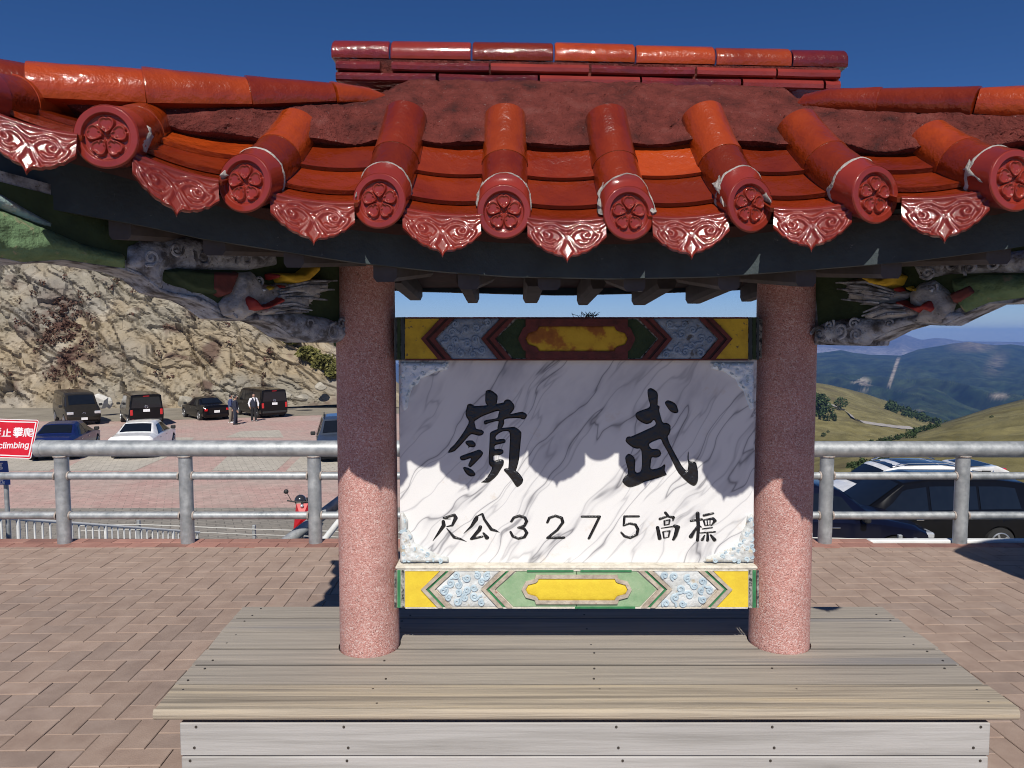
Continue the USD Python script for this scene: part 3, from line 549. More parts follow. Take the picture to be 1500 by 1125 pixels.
for k, (a, X, Y, ax) in enumerate(sel):
    m = brick_mesh(0, 0, ax, paver_rng); m.apply_transform(RB); m.apply_translation([X, Y, 0])
    if Y > EDGE - .42: m = m.slice_plane([0, EDGE - .279, 0], [0, -1, 0])
    if not len(m.faces): continue
    if k < 295 and a > 0: obj(pave, 'brick', m, paver_rng.choice(['paver', 'paver', 'paver_grey']))
    else: rest.append(m)
obj(pave, 'distant_bricks', cat(rest), 'paver', kind='stuff')
border = thing('brick_border', 'row of darker red bricks along the terrace edge below the railing', 'kerb')
tag(stage.GetPrimAtPath(border['path']), kind='structure')
x = -8.5; k = 0
while x < 8.5:
    for j, yy in enumerate((EDGE - .215, EDGE - .085)):
        if x > 2.95 and j: continue
        o = (k % 2) * .0
        m = brick_mesh(x + (.06 if j else 0), yy, True, paver_rng)
        if -4.6 < x < 4.8: obj(border, 'brick', m, 'paver_red')
    x += BL; k += 1
lone('kerb_strip', bx([5.75, EDGE - .072, -.022], [5.6, .07, .06], bev=.008), 'white_paint', 'white painted kerb strip along the terrace edge at the right', 'kerb')

# ================================================================== railing, signs, fences
YR = 5.94
rail = thing('steel_railing', 'grey galvanised pipe railing along the terrace edge', 'railing', (0, YR, 0))
def zr(y): return at(750, y, YR)[2]
def xr(x): return at(x, 720, YR)[0]
TOPZ = zr(657)
obj(rail, 'top_rail', cat([cyl([xr(66), YR, TOPZ + .002], [8.6, YR, TOPZ - .012], .066, 28), cyl([xr(57), YR, TOPZ + .002], [xr(66), YR, TOPZ + .002], .069, 28)]), 'galvanised', 40)
posts = [xr(x) for x in (92, 273, 461)]
step = (posts[2] - posts[0]) / 2
p_right = [at(1209, 760, YR)[0], at(1407, 760, YR)[0]]
posts += [posts[2] + step, posts[2] + 2 * step, posts[2] + 3 * step] + p_right + [p_right[1] + step, p_right[1] + 2 * step, posts[0] - step]
for p in sorted(posts):
    q = obj(rail, 'post', cyl([p, YR, -.02], [p, YR, TOPZ - .055], .054, 24), 'galvanised', 40)
    obj(q, 'weld_collar', cat([tube([(p + .058 * math.cos(t), YR + .058 * math.sin(t), TOPZ - .062) for t in np.linspace(0, 2 * np.pi, 20)], .006, 6)]), 'weld', True)
ps = sorted(posts)
for zz in (zr(697), zr(755)):
    for a, b in zip(ps[:-1], ps[1:]):
        q = obj(rail, 'middle_rail', cyl([a + .05, YR, zz], [b - .05, YR, zz], .031, 20), 'galvanised', 40)
        obj(q, 'weld_ring', cat([cyl([a + .05, YR, zz], [a + .062, YR, zz], .037, 16), cyl([b - .062, YR, zz], [b - .05, YR, zz], .037, 16)]), 'weld', 40)

# red warning sign, tilted, on its pole
GLY = {'禁':[[[0,58,0,61,10,68,15,75,15,77,4,77,3,86,20,87,20,96,23,98,31,97,31,87,63,87,64,89,64,97,72,98,75,96,75,87,92,87,92,77,80,76,88,66,96,61,96,59,90,53,87,53,77,64,75,64,75,52,83,52,83,42,14,42,14,51,20,52,20,63,7,52,5,52],[50,53,64,52,64,65,62,65],[36,76,45,70,48,66,54,70,58,76,45,78],[32,66,31,52,47,52,41,60]],[[1,8,4,12,12,16,21,26,3,27,2,35,5,38,91,38,94,36,93,27,73,27,93,9,91,5,86,2,83,2,74,12,62,21,62,23,66,25,66,27,54,27,54,6,48,1,31,0,27,8,28,11,43,11,43,27,28,27,28,25,32,24,31,20,11,2,8,2]]],'止':[[[0,0,1,11,14,11,15,69,25,69,26,67,26,11,45,11,45,90,56,91,57,58,87,58,90,55,89,46,57,46,57,11,93,11,94,0]]],'攀':[[[0,30,1,32,8,34,20,41,20,43,2,44,3,53,17,53,17,63,8,55,4,55,1,61,1,64,13,76,13,77,3,78,3,86,17,87,17,97,26,97,28,87,36,87,35,90,40,95,49,92,52,96,61,94,59,87,71,87,71,97,81,97,81,87,95,87,95,77,86,77,86,76,98,65,98,62,93,57,90,57,81,65,81,54,95,53,96,44,78,42,89,35,97,33,97,29,92,23,77,29,77,23,88,22,88,14,55,14,55,8,52,2,33,0,29,5,29,10,44,10,44,14,10,14,10,22,22,23,21,29,18,29,9,23,6,23],[68,37,57,33,71,34],[57,54,71,53,71,65,69,65,64,58,60,58],[59,70,61,69,66,77,60,77,61,72],[46,56,46,53,53,53,49,59],[45,75,49,73,51,78,48,78],[36,42,45,41,46,42,37,43],[38,84,40,86,38,86],[35,63,39,64,39,67,37,67],[32,76,34,73,37,73,35,77],[28,66,27,53,32,53,33,55,31,58,32,62],[29,35,27,33,29,33]]],'爬':[[[0,5,0,9,6,22,8,38,8,87,32,92,44,97,48,97,54,92,54,89,93,88,93,52,63,50,63,35,84,35,86,47,95,44,96,39,93,28,89,25,83,24,58,24,61,20,71,15,97,11,98,8,94,1,84,1,66,5,53,12,47,18,41,29,38,41,36,83,34,81,34,4,33,2,23,2,22,79,19,78,18,31,15,15,8,0],[77,62,82,61,82,79,77,79],[67,61,68,79,63,79,63,61],[48,85,48,45,50,36,51,36,51,87]]],'停':[[[5,45,0,55,13,71,24,96,34,94,34,87,56,87,53,92,54,95,63,97,69,87,96,87,95,77,28,78,24,69,23,0,13,0,13,50,11,50,8,45]],[[28,30,29,50,96,49,96,30,87,29,86,26,68,26,68,6,64,1,45,0,41,8,42,10,56,10,56,26,37,26,37,29],[39,37,84,36,85,39,40,40]],[[37,75,87,75,88,53,38,52],[48,62,75,61,76,65,49,66]]],'處':[[[0,5,0,9,5,18,8,35,9,79,41,79,42,97,52,97,53,91,87,90,86,81,54,81,53,80,90,79,94,77,89,61,92,58,91,50,86,46,81,45,82,23,85,23,86,25,86,33,90,33,95,29,94,18,92,15,85,13,96,12,96,8,93,2,54,2,46,4,36,10,19,0,17,0,13,6,8,0],[78,59,52,57,52,55,80,55,82,57],[57,14,60,12,80,12,80,14,74,15,72,18,71,35,65,35,63,22],[76,68,78,65,80,68,79,69],[52,68,68,67,69,68,53,69],[48,45,52,42,55,42,55,46],[51,33,44,17,47,16,47,20,53,25,54,41,52,41],[19,35,21,35,25,41,30,53,38,51,38,45,47,45,47,47,42,50,41,56,20,56],[20,64,37,65,41,66,41,69,20,69],[33,35,35,27,37,27,40,35],[16,21,14,10,17,10,28,16,29,19,27,24,24,24,21,20]]]}
def glyph(ch, x0, y0, x1, y1, slant=0.0):
    """the character as a polygon in picture-like units (y down), filling the given box"""
    out = []
    for p in GLY[ch]:
        rings = [[((v[i] - 0) / 97.0, 1 - v[i + 1] / 98.0) for i in range(0, len(v), 2)] for v in p]
        out.append(Polygon(rings[0], rings[1:]).buffer(0))
    g = unary_union(out)
    return affinity.affine_transform(g, [(x1 - x0), -slant * (y1 - y0), 0, (y1 - y0), x0 + slant * (y1 - y0), y0])
YS = 6.30
def on_px(poly, Y):
    """picture-like polygon -> polygon (x, z) of the plane at depth Y"""
    def f(r): return [(at(x, y, Y)[0], at(x, y, Y)[2]) for x, y in r.coords]
    g = [Polygon(f(p.exterior), [f(h) for h in p.interiors]).buffer(0) for p in getattr(poly, 'geoms', [poly])]
    return unary_union(g)
sign = thing('warning_sign', 'tilted red no-climbing sign with white writing left of the railing end', 'sign', (at(-10, 640, YS)[0], YS, 0))
outer = Polygon([(-78, 611), (58, 615), (46, 672), (-90, 667)]).buffer(-3).buffer(3)
obj(sign, 'sign_panel', front(on_px(outer, YS), YS, .006), 'sign_red')
ring = outer.buffer(-3.0).difference(outer.buffer(-4.6))
obj(sign, 'white_border', front(on_px(ring, YS), YS - .0055, .0015), 'sign_white')
edge = outer.difference(outer.buffer(-1.0)); obj(sign, 'panel_edge', front(on_px(edge, YS), YS - .005, .002), 'sign_white')
for ch, b in (('禁', (-12.5, 625, 1.6, 640.5)), ('止', (3.0, 627, 17.2, 639.5)), ('攀', (19.0, 625.5, 33.5, 640.7)), ('爬', (33.8, 626.5, 48.6, 640))):
    obj(sign, 'lettering', front(on_px(glyph(ch, *b, slant=.12), YS), YS - .0055, .0015), 'sign_white')
def letters(text, h, bold=True):
    m = meshkit.text_mesh(text, h, .0015, bold=bold); return m
m = letters('No climbing', .052); T = np.eye(4); T[0, 1] = .22; m.apply_transform(T); w = m.extents[0]
s = (at(43, 650, YS)[0] - at(-21, 650, YS)[0]) / w; m.apply_scale([s, .95, 1])
p = at(-21, 657.0, YS); m = frame_xf(m, [p[0], YS - .0055, p[2]], [1, 0, .02], [0, 0, 1], [0, -1, 0]); obj(sign, 'lettering', m, 'sign_white')
obj(sign, 'pole', cyl([at(-30, 640, YS)[0], YS + .03, -3.0], [at(-24, 640, YS)[0], YS + .03, at(0, 625, YS)[2]], .022, 14), 'galvanised', 40)
YB = 6.62
bs = thing('direction_sign', 'small blue sign boards on a thin pole below the red sign', 'sign', (at(2, 690, YB)[0], YB, 0))
for pts, ch, box in (([(-30, 675), (11, 675), (13.5, 694), (-30, 694)], '停', (-13, 676, 5, 692)), ([(-30, 701), (15, 701), (15.5, 710), (-30, 710)], '處', (-9, 695, 8, 709.4))):
    obj(bs, 'sign_board', front(on_px(Polygon(pts), YB), YB, .006), 'sign_blue')
    g = glyph(ch, *box).intersection(Polygon(pts).buffer(-.4)); obj(bs, 'lettering', front(on_px(g, YB), YB - .0055, .0015), 'sign_white')
obj(bs, 'pole', cyl([at(10, 760, YB)[0], YB + .03, lot_z(0, YB)], [at(5, 700, YB)[0], YB + .03, at(5, 678, YB)[2]], .020, 14), 'galvanised', 40)

# white ladder-like ramp railing beyond the terrace
a, b = at(-60, 754, 7.6), at(292, 780, 11.2); d = b - a; n_ = 36
rr_ = thing('ramp_railing', 'low white ladder-like railing descending beyond the left railing posts', 'railing', (a[0], a[1], a[2] - 1))
obj(rr_, 'top_bar', tube([a, b], .018, 8), 'white_paint', True); obj(rr_, 'bottom_bar', tube([a - [0, 0, .30], b - [0, 0, .30]], .015, 8), 'white_paint', True)
for k in range(n_):
    p = a + d * (k + .5) / n_; thick = .022 if k % 12 == 6 else .011
    obj(rr_, 'baluster', cyl(p - [0, 0, .30 if thick < .02 else 1.2], p, thick, 8), 'white_paint', True)
# cable barrier at the edge of the car park
cb = thing('cable_barrier', 'low steel cable barrier on short grey posts along the car park edge', 'barrier', (0, 15, lot_z(0, 15)))
cpts = [at(120, 768, 16.8), at(203, 766, 16.6), at(372, 773, 16.0), at(560, 778, 15.4), at(800, 780, 14.6), at(1187, 785, 13.0), at(1318, 788, 12.9), at(1342, 793, 13.2), at(1466, 795, 12.7), at(1640, 798, 12.4)]
for p in cpts[1:]:
    obj(cb, 'post', bx([p[0], p[1], p[2] - .45], [.07, .07, 1.02], bev=.008), 'galvanised')
for dz in (-.02, -.14):
    obj(cb, 'cable', tube([p + A([0, -.05, dz]) for p in cpts], .011 if dz > -.1 else .008, 6), 'cable', True)
# stair handrail, running down behind the railing
st = thing('stair_handrail', 'thick grey handrail pipe descending diagonally behind the railing', 'handrail', (at(470, 760, 6.5)[0], 6.5, -1))
obj(st, 'handrail', cyl(at(395, 812, 6.5), at(560, 688, 6.5), .052, 24), 'galvanised', 40)
obj(st, 'newel_post', cyl(at(395, 812, 6.5) - [0, 0, 2], at(395, 812, 6.5) + [0, 0, .03], .05, 20), 'galvanised', 40)
st2 = lone('white_handrail', cat([cyl(at(452, 820, 7.4), at(506, 752, 7.4), .032, 16), cyl(at(452, 820, 7.4) - [0, 0, 2], at(452, 820, 7.4), .032, 16)]), 'white_paint', 'thin white slanting handrail beside the left pillar', 'handrail', smooth=40)

# ================================================================== the bench
bench = thing('wooden_bench', 'weathered grey plank platform bench under the roofed stone tablet', 'bench', (.25, 2.8, 0))
DECK = .48
rows_y = [3.243, 3.107, 2.954, 2.795, 2.655, 2.500, 2.331]
Lx = lambda y: np.interp(y, [2.33, 3.24], [-1.170, -1.207])
Rx = lambda y: np.interp(y, [2.33, 3.24], [1.655, 1.663])
hr = random.Random(4)
PL, PR = A([-.560, 2.832]), A([1.062, 2.862]); PRAD = .1165
def plank(y0, y1, k):
    a, b = min(y0, y1) + .0058, max(y0, y1) - .0058
    poly = Polygon([(Lx(a) + hr.uniform(-.006, .006), a), (Rx(a) + hr.uniform(-.006, .006), a), (Rx(b), b), (Lx(b), b)])
    for c in (PL, PR): poly = poly.difference(Point(*c).buffer(PRAD + .004, 24))
    m = extrude(poly, .037); m.apply_translation([0, 0, DECK - .037 + hr.uniform(-.0025, .0025)]); return m
for k in range(6):
    obj(bench, 'top_plank', plank(rows_y[k], rows_y[k + 1], k), 'deck_wood_worn' if k == 5 else 'deck_wood_grey' if k in (1, 3) else 'deck_wood')
obj(bench, 'gap_dirt', cat([extrude(Polygon([(Lx(y) + .01, y - .006), (Rx(y) - .01, y - .006), (Rx(y) - .01, y + .006), (Lx(y) + .01, y + .006)]).difference(unary_union([Point(*c).buffer(PRAD, 24) for c in (PL, PR)])), .026).apply_translation([0, 0, DECK - .0290]) for y in rows_y[1:-1]]), 'gap_soil', kind='stuff')  # dark strips fill the gaps so the plank seams show as dark lines
# the front plank has a rounded nose
nose = sheet(A([[(x, 2.331 + .012 - .012 * math.cos(t) if False else 2.333 - .010 * math.sin(t), DECK - .0185 + .0185 * math.cos(t)) for t in np.linspace(0, np.pi, 9)] for x in np.linspace(Lx(2.33), Rx(2.33), 30)]))
obj(bench, 'front_nosing', nose, 'deck_wood_worn', True)
FY = 2.338; fx0, fx1 = at(264, 1080, FY)[0], at(1450, 1080, FY)[0]
zt = at(750, 1059.5, FY)[2]; zb = at(750, 1109, FY)[2]
z = zt; hgt = zt - zb
k = 0
while z > .02:
    h = min(hgt - .004, z - .005)
    obj(bench, 'front_plank', bx([(fx0 + fx1) / 2, FY + .015, z - h / 2], [fx1 - fx0 + hr.uniform(-.004, .004), .03, h], bev=.003), 'panel_wood'); z -= hgt; k += 1
for sx in (fx0 + .015, fx1 - .015):
    z = zt
    while z > .02:
        h = min(hgt - .004, z - .005)
        obj(bench, 'side_plank', bx([sx, (FY + .03 + 3.20) / 2, z - h / 2], [.03, 3.20 - FY - .032, h], bev=.003), 'panel_wood'); z -= hgt
obj(bench, 'inner_frame', cat([bx([(fx0 + fx1) / 2, FY + .11, .27], [fx1 - fx0 - .1, .05, .32]), bx([(fx0 + fx1) / 2, 3.15, .25], [fx1 - fx0 - .1, .05, .36])]), 'soffit_paint')
sc = []
for k in range(6):
    y0, y1 = rows_y[k], rows_y[k + 1]
    for xx in (Lx(2.8) + .055, -.46, .30, .97, Rx(2.8) - .06):
        for f in (.25, .75):
            yy = y0 + (y1 - y0) * f + hr.uniform(-.01, .01); x2 = xx + hr.uniform(-.02, .02)
            if hr.random() < .35: continue
            if min(np.hypot(*(A([x2, yy]) - PL)), np.hypot(*(A([x2, yy]) - PR))) < .13: continue
            sc.append(cyl([x2, yy, DECK - .003], [x2, yy, DECK + .0018], .0040, 8))
for xx in (fx0 + .045, fx0 + .55, .35, .85, fx1 - .04):
    for zz in (zt - .012, zt - hgt * .72, zt - hgt - .012, zt - hgt * 1.7, zt - hgt * 2.5):
        x2 = xx + hr.uniform(-.015, .015); sc.append(cyl([x2, FY - .002, zz], [x2, FY + .003, zz], .0045, 8))
obj(bench, 'screws', cat(sc), 'screw_steel', kind='stuff')

# unseen stone added right of the view to cast the shadow near the railing
vv = []
for k, z_ in enumerate(np.linspace(-.05, 2.85, 16)):
    t_ = np.linspace(0, 2 * np.pi, 26, endpoint=False); w_ = .95 * (1 - .10 * (z_ / 2.75) ** 2) * (1 if z_ < 2.4 else 1 - ((z_ - 2.4) / .5) ** 2)
    P_ = np.stack([4.36 + (w_ + .10 * np.sin(z_ * 3.1)) * np.cos(t_), 3.3 + .30 * w_ * np.sin(t_), np.full(26, z_)], -1); P_[:, 0] += .12 * (meshkit.fbm(P_ * 2.2, 3, 5) - .5); vv.append(P_)
lone('standing_stone', loft(vv), 'boulder_rock', 'tall stone added unseen beyond the right edge to cast the shadow at the railing', 'stone', smooth=40)

# ================================================================== the roofed stone tablet
gate = thing('roofed_tablet', 'white marble tablet between pink pillars under a red glazed tile roof', 'monument', (.25, 2.83, 0))
YP, YM, YBM = 2.845, 2.800, 2.755               # pillar axis, face of the marble, face of the beams
for (cx, cy) in (PL, PR):
    zz = np.linspace(DECK - .45, 2.16, 14)
    m = loft([A([(cx + (PRAD - .006 * (k / 13)) * math.cos(t), cy + (PRAD - .006 * (k / 13)) * math.sin(t), z_) for t in np.linspace(0, 2 * np.pi, 56, endpoint=False)]) for k, z_ in enumerate(zz)])
    obj(gate, 'pillar', m, 'pink_terrazzo', 50)

# ---- roof geometry: one curved column of round tiles behind every flower disc
DISC = [(-62, 138, 1.73), (155, 200, 1.80), (358, 268, 1.93), (555, 294, 2.03), (738, 310, 2.08), (922, 312, 2.08), (1100, 300, 2.06), (1283, 285, 1.95), (1488, 264, 1.83), (1700, 222, 1.74)]
TOP = [(60, 150, 2.10), (222, 180, 2.22), (432, 196, 2.36), (592, 184, 2.44), (740, 187, 2.47), (890, 188, 2.47), (1033, 184, 2.46), (1174, 197, 2.40), (1368, 214, 2.22), (1545, 200, 2.1)]
RT = .0755
def fwd(p): return (p[0], p[1], p[2] - .19 * min(1.0, max(0.0, (p[2] - 1.73) / .74)))
TOP = [fwd(t) for t in TOP]
COL = [(at(*d), at(*t)) for d, t in zip(DISC, TOP)]
def path(c, t):
    C, T = c; p = C + (T - C) * t; p[2] = C[2] + (T[2] - C[2]) * (.52 * t + .48 * t * t); return p
def frame(c, t):
    C, T = c; tau = T - C; tau = A([tau[0], tau[1], (T[2] - C[2]) * (.52 + .96 * t)]); tau = unit(tau)
    Lt = unit(np.cross(tau, [0, 0, 1])); U = np.cross(Lt, tau); s = np.clip(t / .4, 0, 1); s = s * s * (3 - 2 * s)
    return tau, Lt, unit(A([0, 0, 1]) * (1 - s) + U * s)
def ring(c, t, r, n=40, wob=0.0, seed=0):
    p = path(c, t); tau, Lt, U = frame(c, t); th = np.linspace(0, 2 * np.pi, n, endpoint=False)
    rr = r + (wob * (meshkit.noise(np.stack([np.cos(th) * 2 + seed, np.sin(th) * 2, np.full(n, t * 9)], -1), 3) - .5) if wob else 0)
    return p + (np.cos(th) * rr)[:, None] * Lt + (np.sin(th) * rr)[:, None] * U
def flower(c):
    """disc with a rim, a sunk field and a five-petalled blossom with stamens"""
    nr, nt = 54, 150; r = np.linspace(0, 1, nr); t = np.linspace(0, 2 * np.pi, nt, endpoint=False); Rg, Tg = np.meshgrid(r, t, indexing='ij')
    x, y = Rg * np.cos(Tg), Rg * np.sin(Tg)
    sm = lambda a, b, v: np.clip((v - a) / (b - a), 0, 1) ** 2 * (3 - 2 * np.clip((v - a) / (b - a), 0, 1))
    h = -.16 * (1 - sm(.70, .76, Rg)) + .03 * np.exp(-((Rg - .67) / .025) ** 2) - .05 * sm(.95, 1.0, Rg)
    pet = np.zeros_like(h)
    for k in range(5):
        a = np.pi / 2 + k * 2 * np.pi / 5; cx, cy = .385 * math.cos(a), .385 * math.sin(a)
        u = (x - cx) * math.cos(a) + (y - cy) * math.sin(a); w = -(x - cx) * math.sin(a) + (y - cy) * math.cos(a)
        d = np.hypot(u / .275, w / (.255 + .10 * np.clip(u / .27, -1, 1))); d = np.maximum(d, 1.25 - np.hypot((u - .30) / .11, w / .085) * .45)
        body = sm(1.0, .88, d) if False else 1 - sm(.88, 1.02, d)
        pet = np.maximum(pet, body * (.085 + .050 * np.exp(-((d - .82) / .12) ** 2) - .02 * (1 - np.clip(d, 0, 1))))
    h += pet
    for k in range(10):
        a = np.pi / 2 + (k + .5) * 2 * np.pi / 10; rad = .27 + .025 * (k % 2)
        h += .06 * np.exp(-(np.hypot(x - rad * math.cos(a), y - rad * math.sin(a)) / .026) ** 2)
        w = -x * math.sin(a) + y * math.cos(a); u = x * math.cos(a) + y * math.sin(a); h += .022 * np.exp(-(w / .012) ** 2) * (u > .05) * (u < .25)
    h -= .05 * np.exp(-(Rg / .07) ** 2)
    p = path(c, 0); tau, Lt, U = frame(c, 0); nrm = unit(np.cross(Lt, U)); nrm = nrm if nrm @ tau < 0 else -nrm
    V = p + RT * (x[..., None] * Lt + y[..., None] * U + (h + .02)[..., None] * nrm)
    V = np.concatenate([V, V[:, :1]], 1); m = sheet(V)
    m.merge_vertices()
    if (m.face_normals @ nrm).mean() < 0: m.invert()
    return m
gl = random.Random(12)
for k, c in enumerate(COL):
    a = obj(gate, 'round_end_tile', loft([ring(c, 0, RT * .985), ring(c, .01, RT)] + [ring(c, t, RT * (1.0 - .03 * t / .27)) for t in (.08, .16, .27)] + [ring(c, .27, RT * .86)], caps=False), 'glaze_red', 35)
    obj(a, 'flower_disc', flower(c), 'glaze_red', True)
    g = 'glaze_brown'
    obj(gate, 'round_tile', loft([ring(c, .24, RT * .84), ring(c, .262, RT * .925)] + [ring(c, t, RT * (.925 - .09 * (t - .26))) for t in (.4, .55, .66)] + [ring(c, .665, RT * .80)], caps=False), g, 35)
    obj(gate, 'round_tile', loft([ring(c, .635, RT * .80), ring(c, .645, RT * .915), ring(c, .67, RT * .92)] + [ring(c, t, RT * (.90 - .16 * (t - .7))) for t in (.72, .8, .95, 1.08)] + [ring(c, 1.085, RT * .5)], caps=False), gl.choice(['glaze_brown', 'glaze_orange']), 35)
    if k in (2, 3, 4, 5, 6, 7, 8):
        th9 = np.linspace(0, 2 * np.pi, 72, endpoint=False); wv = meshkit.fbm(np.stack([np.cos(th9) * 1.6 + 9 * k, np.sin(th9) * 1.6, th9 * 0], -1), 4, k) - .5; rg9 = []
        for t, r_, sw in ((.245, .955, .7), (.262, .985, .6), (.278, .975, .3), (.296, .945, .8), (.312, .86, .8)):
            P9 = np.stack([ring(c, t + sw * wv[i] * .20, RT * r_ * (1 + .05 * wv[(i * 3) % 72]), 72)[i] for i in range(72)]); rg9.append(P9)
        obj(gate, 'mortar_collar', loft(rg9, caps=False), 'pale_mortar', 40)
def pan(k, u, t, off):
    a, b = COL[k], COL[k + 1]; P_ = path(a, t) * (1 - u) + path(b, t) * u
    ta, tb = frame(a, t)[0], frame(b, t)[0]; tau = unit(ta * (1 - u) + tb * u); lat = unit(path(b, t) - path(a, t)); N = unit(np.cross(lat, tau)); N = N if N[2] > 0 else -N
    return P_ + N * (-.024 * 4 * u * (1 - u) + off)
SCR = [[(0, .066), (.10, .052), (.22, .038), (.38, .032), (.55, .037), (.64, .050), (.58, .062), (.46, .060), (.42, .050), (.49, .046)],
       [(0, .050), (.12, .062), (.22, .078), (.34, .090), (.52, .088), (.68, .078), (.80, .064), (.84, .052), (.76, .050)],
       [(0, .034), (.12, .030), (.3, .019), (.5, .020), (.7, .030), (.86, .031), (.97, .022)], [(.05, .060), (.14, .084), (.24, .100), (.16, .104)],
       [(.30, .070), (.42, .076), (.55, .073)], [(.62, .030), (.72, .045), (.80, .040)]]
def dens(pl, n=60):
    s = LineString(pl); return A([s.interpolate(q, normalized=True).coords[0] for q in np.linspace(0, 1, n)])
scr_pts = np.vstack([dens(p) * A([.1, 1]) for p in SCR]); scr_tree = cKDTree(scr_pts)
def outline(a):
    a = np.abs(a); return np.interp(a, [0, .05, .12, .22, .32, .38, .48, .60, .66, .76, .88, 1.0], [.131, .119, .112, .111, .109, .104, .103, .096, .089, .087, .074, .064])
for k in range(len(COL) - 1):
    U0, U1 = .188, .812
    for nm, t0, t1, o0, o1 in (('pan_tile', -.005, .34, .0, -.004), ('pan_tile', .19, .66, .0140, .004), ('pan_tile', .54, .87, .0205, .012)):
        us, ts = np.linspace(U0 - (.03 if t0 < 0 else .05), U1 + (.03 if t0 < 0 else .05), 15), np.linspace(t0, t1, 7)
        G_ = A([[pan(k, u, t, o0 + (o1 - o0) * (t - t0) / (t1 - t0)) for t in ts] for u in us]); lowr = A([[pan(k, u, t, o0 + (o1 - o0) * (t - t0) / (t1 - t0) - .013) for t in ts] for u in us])
        m = sheet(G_, lowr - G_)
        if m.volume < 0: m.invert()
        obj(gate, nm, m, 'glaze_orange' if t0 > .5 and k % 4 == 1 else 'glaze_brown', 30)
    # drip tile with a scroll relief
    na, nb = 81, 36; aa = np.linspace(-1, 1, na); V = np.zeros((na, nb, 3))
    A0, B0 = pan(k, U0, 0, 0), pan(k, U1, 0, 0); lat = unit(B0 - A0); hor = unit(A([lat[1], -lat[0], 0])); half = np.linalg.norm(B0 - A0) / 2
    down = unit(A([0, 0, -1]) * math.cos(math.radians(20)) + hor * math.sin(math.radians(20))); nrm = np.cross(lat, down); nrm = nrm if nrm @ hor > 0 else -nrm
    for i, a in enumerate(aa):
        o = pan(k, U0 + (U1 - U0) * (a + 1) / 2, -.012, .004); L_ = outline(a)
        for j, f in enumerate(np.linspace(0, 1, nb)):
            b = L_ * f; d, _ = scr_tree.query([abs(a) * .1, b]); h = .0042 * max(0, 1 - (d / .0060) ** 2) ** .6
            h += .005 * math.exp(-((b - .008) / .005) ** 2) + .0045 * math.exp(-((L_ - b) / .005) ** 2)
            V[i, j] = o + down * b + nrm * h
    m = sheet(V, -nrm * .012)
    if m.volume < 0: m.invert()
    obj(gate, 'drip_tile', m, 'glaze_drip', 50)
    # mortar beside the end tiles
    if 1 <= k <= 7:
        for side, kk in ((0, k), (1, k + 1)):
            if gl.random() < .2: continue
            c = COL[kk]; tau, Lt, U = frame(c, .25); sg = 1 if side == 0 else -1
            u_ = .20 if side == 0 else .80
            w_ = gl.uniform(.02, .055) * (1 if side == 0 else -1); t9 = gl.uniform(.02, .10)
            pts = [path(c, .33) + Lt * sg * RT * .8 + U * .035, path(c, .27) + Lt * sg * RT * 1.02 + U * .01, path(c, t9) + Lt * sg * RT * .98 - U * .012, pan(k, u_, t9 - .02, .010), pan(k, u_ + w_, t9 + .05, .006), pan(k, u_ + w_ * .6, .20, .024), pan(k, u_, .34, .034), path(c, .32) + Lt * sg * RT * .5]
            m = hull(pts).subdivide().subdivide(); vv = np.array(m.vertices); vv += .010 * (meshkit.noise(vv * 60, 3 + k)[:, None] - .5); m.vertices = vv
            obj(gate, 'mortar_fillet', m, 'pale_mortar', 40)
# boards under the tiles
ks = np.linspace(0, len(COL) - 1, 60)
def colmix(s, t):
    i = min(int(s), len(COL) - 2); f = s - i; return path(COL[i], t) * (1 - f) + path(COL[i + 1], t) * f
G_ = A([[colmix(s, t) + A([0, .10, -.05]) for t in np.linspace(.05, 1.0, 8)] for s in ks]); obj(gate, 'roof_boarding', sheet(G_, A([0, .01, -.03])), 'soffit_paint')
# fascia board
FB = [(-90, 268), (60, 302), (220, 331), (293, 348), (400, 365), (520, 384), (650, 398), (750, 405), (900, 408), (1050, 405), (1180, 395), (1329, 383), (1479, 363), (1700, 320)]
FAS, SOF = [], []
for s in ks:
    e = colmix(s, 0); Yf = e[1] + .125 + .10 * float(np.clip((2.4 - s) / 1.4, 0, 1)); i = min(int(s), len(COL) - 2); f = s - i
    X = e[0] * (Yf / e[1]) * .985 if False else colmix(s, .25)[0]
    xp = 750 + FOCAL * X / Yf * .998
    zb_ = at(xp, px_interp(xp, FB), Yf)[2]
    FAS.append([[X, Yf, e[2] - .03], [X, Yf, zb_]]); SOF.append([X, Yf, zb_])
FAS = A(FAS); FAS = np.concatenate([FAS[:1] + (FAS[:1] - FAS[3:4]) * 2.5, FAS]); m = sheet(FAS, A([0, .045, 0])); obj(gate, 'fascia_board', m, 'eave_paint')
SOF = A(SOF); G_ = []; cl_ = lambda v: float(np.clip(v, -1.05, 1.55))
for X, Y, z_ in SOF:
    zc = 2.0; G_.append([[X, Y + .04, z_ + .035], [X, Y + .35, max(z_, 1.93) + .06], [cl_(X * .97), 2.83, 2.04], [cl_(X), 3.30, 1.96], [cl_(X), 3.58, 1.925]])
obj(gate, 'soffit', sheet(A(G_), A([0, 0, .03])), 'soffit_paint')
bz = [(-1.5, at(300, 408, 3.62)[2]), (-.5, at(590, 427, 3.62)[2]), (.25, at(830, 433, 3.62)[2]), (1.0, at(1070, 427, 3.62)[2]), (2.0, at(1300, 408, 3.62)[2])]
xs_ = np.linspace(-1.08, 1.58, 30); zs_ = np.interp(xs_, [b[0] for b in bz], [b[1] for b in bz])
obj(gate, 'rear_fascia_board', sheet(A([[[x, 3.60, z_ + .16], [x, 3.60, z_]] for x, z_ in zip(xs_, zs_)]), A([0, .045, 0])), 'eave_paint')
